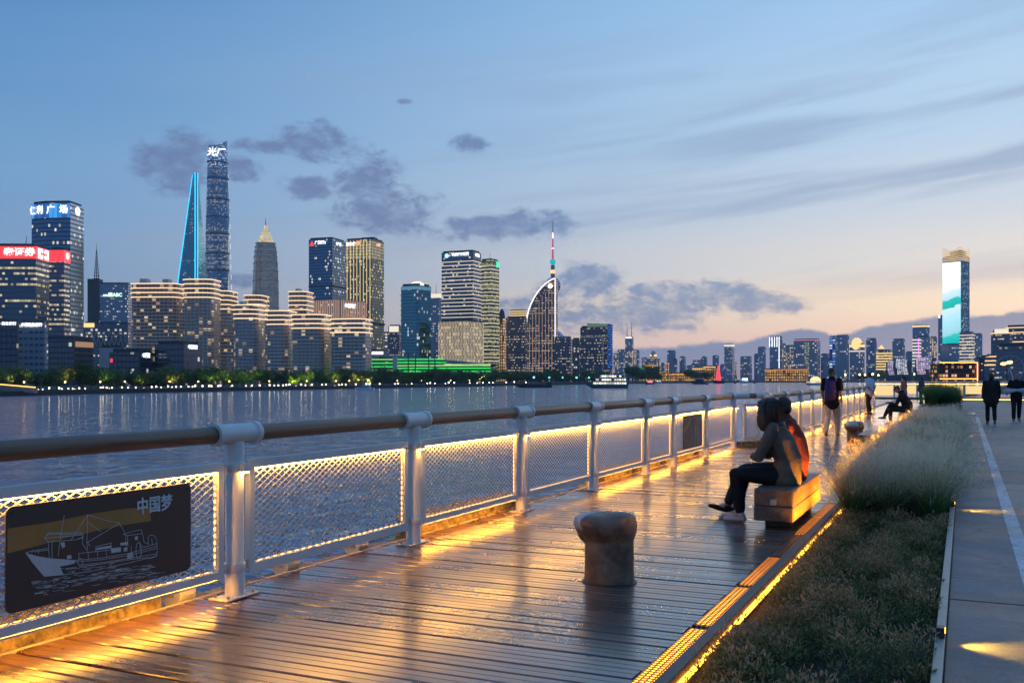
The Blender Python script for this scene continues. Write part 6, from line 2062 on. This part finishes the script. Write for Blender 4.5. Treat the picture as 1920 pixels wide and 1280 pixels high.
# ---- distant skyline to the right (rows: columns, top row, distance, wall)
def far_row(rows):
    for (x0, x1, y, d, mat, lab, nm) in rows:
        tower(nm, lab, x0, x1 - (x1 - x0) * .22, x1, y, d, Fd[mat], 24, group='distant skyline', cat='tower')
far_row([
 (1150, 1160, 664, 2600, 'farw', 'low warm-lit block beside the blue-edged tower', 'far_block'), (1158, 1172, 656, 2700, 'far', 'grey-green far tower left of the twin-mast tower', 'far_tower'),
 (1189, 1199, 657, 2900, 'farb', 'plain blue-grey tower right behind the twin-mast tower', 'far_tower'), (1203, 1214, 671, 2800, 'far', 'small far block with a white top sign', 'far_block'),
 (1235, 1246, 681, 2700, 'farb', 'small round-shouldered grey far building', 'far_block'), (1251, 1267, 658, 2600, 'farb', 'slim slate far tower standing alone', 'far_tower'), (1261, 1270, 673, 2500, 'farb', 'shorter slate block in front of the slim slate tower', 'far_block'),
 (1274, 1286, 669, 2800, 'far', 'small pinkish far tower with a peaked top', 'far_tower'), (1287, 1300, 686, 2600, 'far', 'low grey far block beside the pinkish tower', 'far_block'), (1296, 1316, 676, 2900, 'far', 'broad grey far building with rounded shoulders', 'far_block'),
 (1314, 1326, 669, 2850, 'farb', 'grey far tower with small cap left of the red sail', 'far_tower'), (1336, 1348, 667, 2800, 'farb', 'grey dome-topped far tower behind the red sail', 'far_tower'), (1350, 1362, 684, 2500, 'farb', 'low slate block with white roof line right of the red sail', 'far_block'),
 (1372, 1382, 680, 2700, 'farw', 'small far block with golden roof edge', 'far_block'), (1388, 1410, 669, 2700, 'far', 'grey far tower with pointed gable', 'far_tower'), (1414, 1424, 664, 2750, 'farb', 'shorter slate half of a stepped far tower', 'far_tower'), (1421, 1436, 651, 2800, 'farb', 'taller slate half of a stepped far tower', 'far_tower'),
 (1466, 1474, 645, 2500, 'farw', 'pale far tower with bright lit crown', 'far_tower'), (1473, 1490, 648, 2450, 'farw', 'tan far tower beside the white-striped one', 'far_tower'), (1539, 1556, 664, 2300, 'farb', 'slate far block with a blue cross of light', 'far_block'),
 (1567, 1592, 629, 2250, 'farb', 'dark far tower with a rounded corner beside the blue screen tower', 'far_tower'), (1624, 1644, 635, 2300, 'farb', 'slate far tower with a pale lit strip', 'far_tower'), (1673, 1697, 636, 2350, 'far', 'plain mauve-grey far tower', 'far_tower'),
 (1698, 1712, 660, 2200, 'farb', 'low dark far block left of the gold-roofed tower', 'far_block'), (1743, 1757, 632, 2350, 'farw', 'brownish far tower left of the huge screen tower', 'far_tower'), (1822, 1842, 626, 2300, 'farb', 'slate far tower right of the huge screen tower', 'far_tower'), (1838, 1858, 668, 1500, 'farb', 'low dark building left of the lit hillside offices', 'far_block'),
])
t = tower('twin_mast_tower', 'tower with two tall thin masts on its roof', 1172, 1185, 1188, 632, 2800, Fd['far'], 20)
for x_ in (.2, .85):
    MB().tube((-t.a * x_, 8, t.H), (-t.a * x_, 8, zrow(t, 605)), 1.1, .5, 6).build('mast', M['dark_steel'], t.root)
fbox(t, 'L', .1, .95, 631.5, 634, E_white, 'lit_edge', .3)
tower('stepped_building', 'warm-lit stepped building beneath the twin-mast tower', 1169, 1189, 1193, 656, 2750, Fd['farw'], 20, cat='building')
t = tower('domed_tower', 'domed stone tower with lit lantern', 1219, 1229, 1231, 664, 2500, Fd['farw'], 12)
a = MB(); a.add(*ell((-t.a * .5, t.b * .4, t.H), (t.a * .5, t.a * .5, 7 * 2500 / F), n=14)); a.build('dome', M['slab'], t.root, smooth='all'); band(t, 666, 5, E_gold, .4)
tower('stepped_building', 'broad stepped building under the domed stone tower', 1212, 1236, 1240, 674, 2450, Fd['farw'], 12, cat='building')
# floodlit old waterfront
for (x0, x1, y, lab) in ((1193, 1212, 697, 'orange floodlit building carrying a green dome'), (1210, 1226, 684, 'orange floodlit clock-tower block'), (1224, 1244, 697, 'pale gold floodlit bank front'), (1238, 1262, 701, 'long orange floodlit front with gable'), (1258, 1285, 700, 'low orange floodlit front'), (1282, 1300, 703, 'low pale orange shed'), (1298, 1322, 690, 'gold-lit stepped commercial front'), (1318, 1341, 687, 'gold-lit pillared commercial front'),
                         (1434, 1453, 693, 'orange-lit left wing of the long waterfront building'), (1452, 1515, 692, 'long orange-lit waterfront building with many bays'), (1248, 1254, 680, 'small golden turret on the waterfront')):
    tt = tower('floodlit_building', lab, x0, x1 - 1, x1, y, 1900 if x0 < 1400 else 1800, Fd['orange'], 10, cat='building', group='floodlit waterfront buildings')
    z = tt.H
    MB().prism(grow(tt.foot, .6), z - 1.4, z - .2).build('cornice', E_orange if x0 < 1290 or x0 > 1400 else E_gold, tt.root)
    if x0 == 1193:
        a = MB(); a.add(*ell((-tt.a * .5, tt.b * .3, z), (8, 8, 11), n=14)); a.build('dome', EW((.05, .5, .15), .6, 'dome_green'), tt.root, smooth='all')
t = tower('bright_top_tower', 'grey far tower with a bright lit band on top', 1358, 1373, 1377, 646, 2600, Fd['grey'], 15); band(t, 647.5, 5, E_pale, .5)
t = tower('striped_tower', 'dark tower with white vertical light stripes', 1443, 1461, 1467, 631, 2500, Fd['farb'], 25)
for f in (.0, .22, .48, .74, 1.0):
    MB().b2((-t.a * f - .9, -1, zrow(t, 650 if f > .1 else 692)), (-t.a * f + .9, -.2, t.H)).build('light_stripe', E_white, t.root)
t = tower('wide_office', 'broad purplish office slab with a yellow lit column', 1488, 1531, 1538, 636, 2300, Fd['far'], 18)
fbox(t, 'L', .48, .68, 642, 698, M.setdefault('colglow', facade('col_glow', 4, 4, .1, .25, 1.5, (.8, .75, .25), (.9, .9, .4), .6)), 'lit_column', .5); band(t, 637, 2, EW((1, .3, .35), .7, 'roof_pink'), .4)
t = tower('blue_screen_tower', 'slim tower covered in rippling blue light', 1555, 1566, 1569, 631, 2200, Fd['farb'], 20)
M['blue_scr'] = facade('blue_ripple', 7, 6, .05, .22, .75, (.05, .3, 1), (.7, .85, 1), 1.1, (.01, .05, .3), (.01, .05, .3), 0, .2, .4)
fbox(t, 'L', 0.02, 1.0, 632, 690, M['blue_scr'], 'light_screen', .4)
t = tower('gold_dome_tower', 'grand tower with golden floodlit dome and edges', 1593, 1616, 1621, 645, 2200, Fd['far'], 20)
a = MB(); a.add(*ell((-t.a * .5, t.b * .4, t.H), (t.a * .42, t.a * .42, 13 * 2200 / F), n=16)); a.build('dome', E_gold, t.root, smooth='all'); band(t, 648, 6, E_gold, .5); band(t, 658, 2.5, E_pale, .4)
t = tower('golden_hotel', 'hotel with banded golden front', 1643, 1668, 1673, 657, 2000, Fd['gold'], 20)
for i in range(7):
    band(t, 662 + i * 5, 2.2, E_gold, .4)
t = tower('gable_tower', 'small tower with glowing pointed gable behind the golden hotel', 1646, 1656, 1658, 654, 2150, Fd['farw'], 15)
a = MB(); a.prism([(-t.a, 0), (0, 0), (0, 12), (-t.a, 12)], t.H, t.H + 9, scale=.08); a.build('gable', E_gold, t.root)
t = tower('gold_roof_tower', 'dark tower with gold-lit wavy roof', 1711, 1736, 1743, 610, 2150, Fd['farb'], 22); band(t, 611, 3.5, E_gold, .4)
t = tower('striped_office', 'office with pale glowing floors and a violet light line', 1711, 1722, 1727, 633, 1950, Fd['grey'], 20)
for i in range(9):
    band(t, 637 + i * 6, 2.6, E_pale, .4)
MB().b2((-.2, -1, zrow(t, 688)), (1.2, 0, zrow(t, 634))).build('violet_line', EW((.7, .2, 1), 1.6, 'violet'), t.root)
tower('dark_office', 'dark office right of the violet light line', 1723, 1738, 1744, 631, 2000, Fd['far'], 20)
# ---- the giant screen tower
t = tower('screen_tower', 'tall tower whose front is a giant white and teal screen under a wavy gold crown', 1767, 1802, 1818, 480, 2450, Fd['teal'], 25)
def screen_mat():
    m, n_, p = newmat('giant_screen')
    uv = n_.n('ShaderNodeUVMap').outputs[0]
    u, v, _ = n_.sep(uv)
    H_s = zrow(t, 490) - zrow(t, 643)
    f = n_.m('DIVIDE', v, H_s)
    wv = n_.m('MULTIPLY', n_.m('SINE', n_.m('ADD', n_.m('MULTIPLY', u, .075), 1.2)), .022)
    nz = n_.noise(n_.comb(n_.m('MULTIPLY', u, .02), n_.m('MULTIPLY', v, .03), 0.0), 1.0, 4, .6, .6)
    ff = n_.m('ADD', n_.m('ADD', f, wv), n_.m('MULTIPLY', n_.m('SUBTRACT', nz, .5), .14))
    col = n_.ramp(ff, [(0.0, (.0, .42, .40)), (.09, (.02, .50, .48)), (.12, (.30, .62, .70)), (.30, (.40, .74, .85)), (.44, (.62, .80, .88)), (.455, (.0, .42, .36)), (.54, (.02, .48, .42)), (.555, (.45, .72, .85)), (.64, (.62, .80, .92)), (.66, (.85, .86, .84)), (1.0, (1.0, .97, .90))])
    rows_ = n_.m('GREATER_THAN', n_.m('FRACT', n_.m('DIVIDE', v, 4.6)), .14)
    n_.put(p.inputs['Base Color'], (.02, .02, .02))
    n_.put(p.inputs['Emission Color'], col)
    n_.put(p.inputs['Emission Strength'], n_.maprange(rows_, 0, 1, .9, 1.25))
    return m
a = MB(); zA, zB = zrow(t, 643), zrow(t, 490)
a.add([(-t.a + .5, -1.2, zA), (-.5, -1.2, zA), (-.5, -1.2, zB), (-t.a + .5, -1.2, zB), (-t.a + .5, -.1, zA), (-.5, -.1, zA), (-.5, -.1, zB), (-t.a + .5, -.1, zB)], [(0, 1, 2, 3), (1, 5, 6, 2), (5, 4, 7, 6), (4, 0, 3, 7), (3, 2, 6, 7), (4, 5, 1, 0)],
      [[(0, 0), (t.a, 0), (t.a, zB - zA), (0, zB - zA)]] + [[(-5, -5)] * 4] * 5)
a.build('screen', screen_mat(), t.root)
for i in range(7):                               # wavy crown of stacked golden ribbons
    a = MB(); n = 16
    per = [(-t.a * (1 - j / n), -.6) for j in range(n + 1)] + [(.6, t.b * j / n) for j in range(1, n + 1)]
    vs = []
    for j, (x_, y_) in enumerate(per):
        f = (x_ + t.a) / t.a if y_ < 0 else y_ / t.b
        amp = (i / 6) ** 1.3 * 9
        z = zrow(t, 488) + i * 4.2 + amp * math.cos(f * 2 * math.pi) * .5 + amp * .2
        vs += [(x_, y_, z), (x_, y_, z + 2.6)]
    a.add(vs, [(2 * j, 2 * j + 2, 2 * j + 3, 2 * j + 1) for j in range(len(per) - 1)])
    a.build('crown_ribbon', M.setdefault('ribbon', EW((1, .66, .28), .75, 'ribbon_gold')), t.root)
MB().b2((-t.a * .7, 10, t.H), (-6, t.b - 6, zrow(t, 468))).build('roof_box', M['roof_dark'], t.root)
t = tower('slim_lit_tower', 'slim tower with bright cap beside the giant screen', 1759, 1767, 1768.5, 592, 2500, Fd['farb'], 15); fbox(t, 'L', .1, .5, 590, 596, E_white, 'lit_cap', .5)
t = tower('stepped_office', 'tan office with lit floor bands at the foot of the screen tower', 1799, 1822, 1827, 623, 2200, Fd['farw'], 20)
for i in range(10):
    band(t, 628 + i * 6, 1.8, E_pale, .3)
tower('podium_block', 'dark podium below the giant screen', 1764, 1800, 1803, 646, 2300, Fd['farb'], 20, cat='building')
# ---- lit curved pavilions
for (x0, x1, y0, y1, c, lab) in ((1667, 1677, 677, 695, (.75, .6, .85), 'narrow mauve-lit curved pavilion'), (1683, 1703, 673, 694, (.85, .85, 1), 'wide white-lit curved pavilion'), (1721, 1736, 670, 694, (.9, .65, .9), 'pink-lit curved pavilion left of the lilac one'), (1736, 1749, 668, 692, (.7, .6, .85), 'lilac-lit curved pavilion with dark ribs'), (1752, 1765, 676, 692, (.85, .65, .95), 'low pink pavilion behind the neon restaurant')):
    dd = 1500
    r = thing('curved_pavilion', lab, 'pavilion', pt((x0 + x1) / 2, dd, GB), fp_rot((x0 + x1) / 2))
    k = dd / F; w = (x1 - x0) * k; H0, H1 = hz(y1 + 8, dd) - GB, hz(y0, dd) - GB
    a = MB(); n = 10; vs = []; us = []
    for i in range(n + 1):
        f = i / n; off = -6 * math.sin(f * math.pi * .8); z = H0 + (H1 - H0) * f
        vs += [(-w / 2 + off * .4, off, z), (w / 2 + off * .4, off, z)]
    m_ = facade('pav_' + str(x0), 3.2, 3.2, .08, .12, 1.6, c, tuple(min(1, q * 1.15) for q in c), .8, (.2, .2, .25), (.12, .12, .16), 0, 0, 0)
    a.add(vs, [(2 * i, 2 * i + 1, 2 * i + 3, 2 * i + 2) for i in range(n)], [[(0, i * 3.2), (w, i * 3.2), (w, i * 3.2 + 3.2), (0, i * 3.2 + 3.2)] for i in range(n)])
    a.build('lit_skin', m_, r)
    MB().b2((-w / 2 - 4, 1, 0), (w / 2 + 4, 16, H1 - 3)).build('core', M['roof_dark'], r)
# ---- near right hillside offices, crane and the orange flare
t = tower('terraced_office', 'terraced dark office with golden roof edges at the right', 1846, 1880, 1884, 668, 800, Fd['pin'], 15)
for y in (668, 676, 684):
    band(t, y, .9, E_gold, .3)
t = tower('terraced_office', 'upper terraced block with white lit penthouse at the right', 1858, 1893, 1898, 622, 900, Fd['pin'], 15); fbox(t, 'L', .2, .95, 616, 624, E_pale, 'lit_penthouse', .2); band(t, 624, 1.0, E_gold, .3)
t = tower('terraced_office', 'tall dark stepped block with gold edges cut by the frame', 1886, 1935, 1945, 612, 950, Fd['pin'], 15)
for y in (613, 622, 640, 655):
    band(t, y, .9, E_gold, .3)
tower('terraced_office', 'low dark office with many warm windows under the flare', 1868, 1940, 1950, 648, 700, Fd['pin'], 12)
r = thing('harbour_crane', 'dark red lattice harbour crane beside the neon restaurant', 'crane', pt(1841, 420, GB), fp_rot(1841))
kk = 420 / F
a = MB()
for sx in (-1, 1):
    a.tube((sx * 3.5 * kk, 0, 0), (sx * 2.6 * kk, 0, 55 * kk), .28, n=5)
for i in range(9):
    zz_ = i * 6 * kk
    a.tube((-3.4 * kk, 0, zz_), (3.2 * kk, 0, zz_ + 6 * kk), .16, n=4); a.tube((3.4 * kk, 0, zz_), (-3.2 * kk, 0, zz_ + 6 * kk), .16, n=4)
a.build('lattice_tower', pm_('crane_red', (.12, .03, .03), .6), r)
MB().b2((-5 * kk, -1, 52 * kk), (5 * kk, 1, 58 * kk)).build('cab', pm_('crane_cab', (.10, .04, .04), .6), r)
MB().tube((-9 * kk, 0, 58 * kk), (12 * kk, 0, 63 * kk), .3, n=5).build('jib', M['dark_steel'], r)
r = thing('flood_mast', 'mast with two blazing orange floodlights', 'floodlight', pt(1888, 300, GB), fp_rot(1888))
kk = 300 / F
MB().tube((0, 0, 0), (0, 0, 57 * kk), .25, .18, 8).build('pole', M['dark_steel'], r)
MB().tube((-12 * kk, 0, 54 * kk), (12 * kk, 0, 58 * kk), .12, n=6).build('crossbar', M['dark_steel'], r)
fl = EW((1, .40, .06), 14, 'flood_orange')
for (px, pz, s) in ((-6, 55.5, 1.0), (5, 58.5, 1.0), (-.5, 57, .7)):
    a = MB(); a.add(*ell((px * kk, -.3, pz * kk), (.75 * s, .4, .42 * s), n=12)); a.build('lamp_head', fl, r, smooth='all')
r = thing('amusement_wheel', 'faint steel wheel of spokes behind the orange floodlights', 'wheel', pt(1893, 340, GB), fp_rot(1893))
kk = 340 / F; Rw = 24 * kk; cz = 44 * kk
a = MB()
for i in range(28):
    q0, q1 = 2 * math.pi * i / 28, 2 * math.pi * (i + 1) / 28
    a.tube((Rw * math.cos(q0), 0, cz + Rw * math.sin(q0)), (Rw * math.cos(q1), 0, cz + Rw * math.sin(q1)), .12, n=4)
a.build('rim', M['steel'], r)
for i in range(14):
    q0 = 2 * math.pi * i / 14
    MB().tube((0, 0, cz), (Rw * math.cos(q0), 0, cz + Rw * math.sin(q0)), .06, n=4).build('spoke', M['steel'], r)
for s in (-1, 1):
    MB().tube((0, 0, cz), (s * 12 * kk, 0, 0), .22, n=5).build('leg', M['steel'], r)
# ================================================================== the evening haze: one closed box of thin even air
a = MB(); a.b2((-6200, -1300, -9), (5800, 5800, 690))
hz_m = bpy.data.materials.new('haze'); hz_m.use_nodes = True
hn = hz_m.node_tree
for nd in list(hn.nodes): hn.nodes.remove(nd)
ho = hn.nodes.new('ShaderNodeOutputMaterial'); pv_ = hn.nodes.new('ShaderNodeVolumePrincipled')
pv_.inputs['Color'].default_value = (.96, .975, .99, 1); pv_.inputs['Density'].default_value = HAZE; pv_.inputs['Anisotropy'].default_value = .2
hn.links.new(pv_.outputs[0], ho.inputs['Volume'])
hb = a.build('haze', hz_m); tag(hb, kind='stuff')
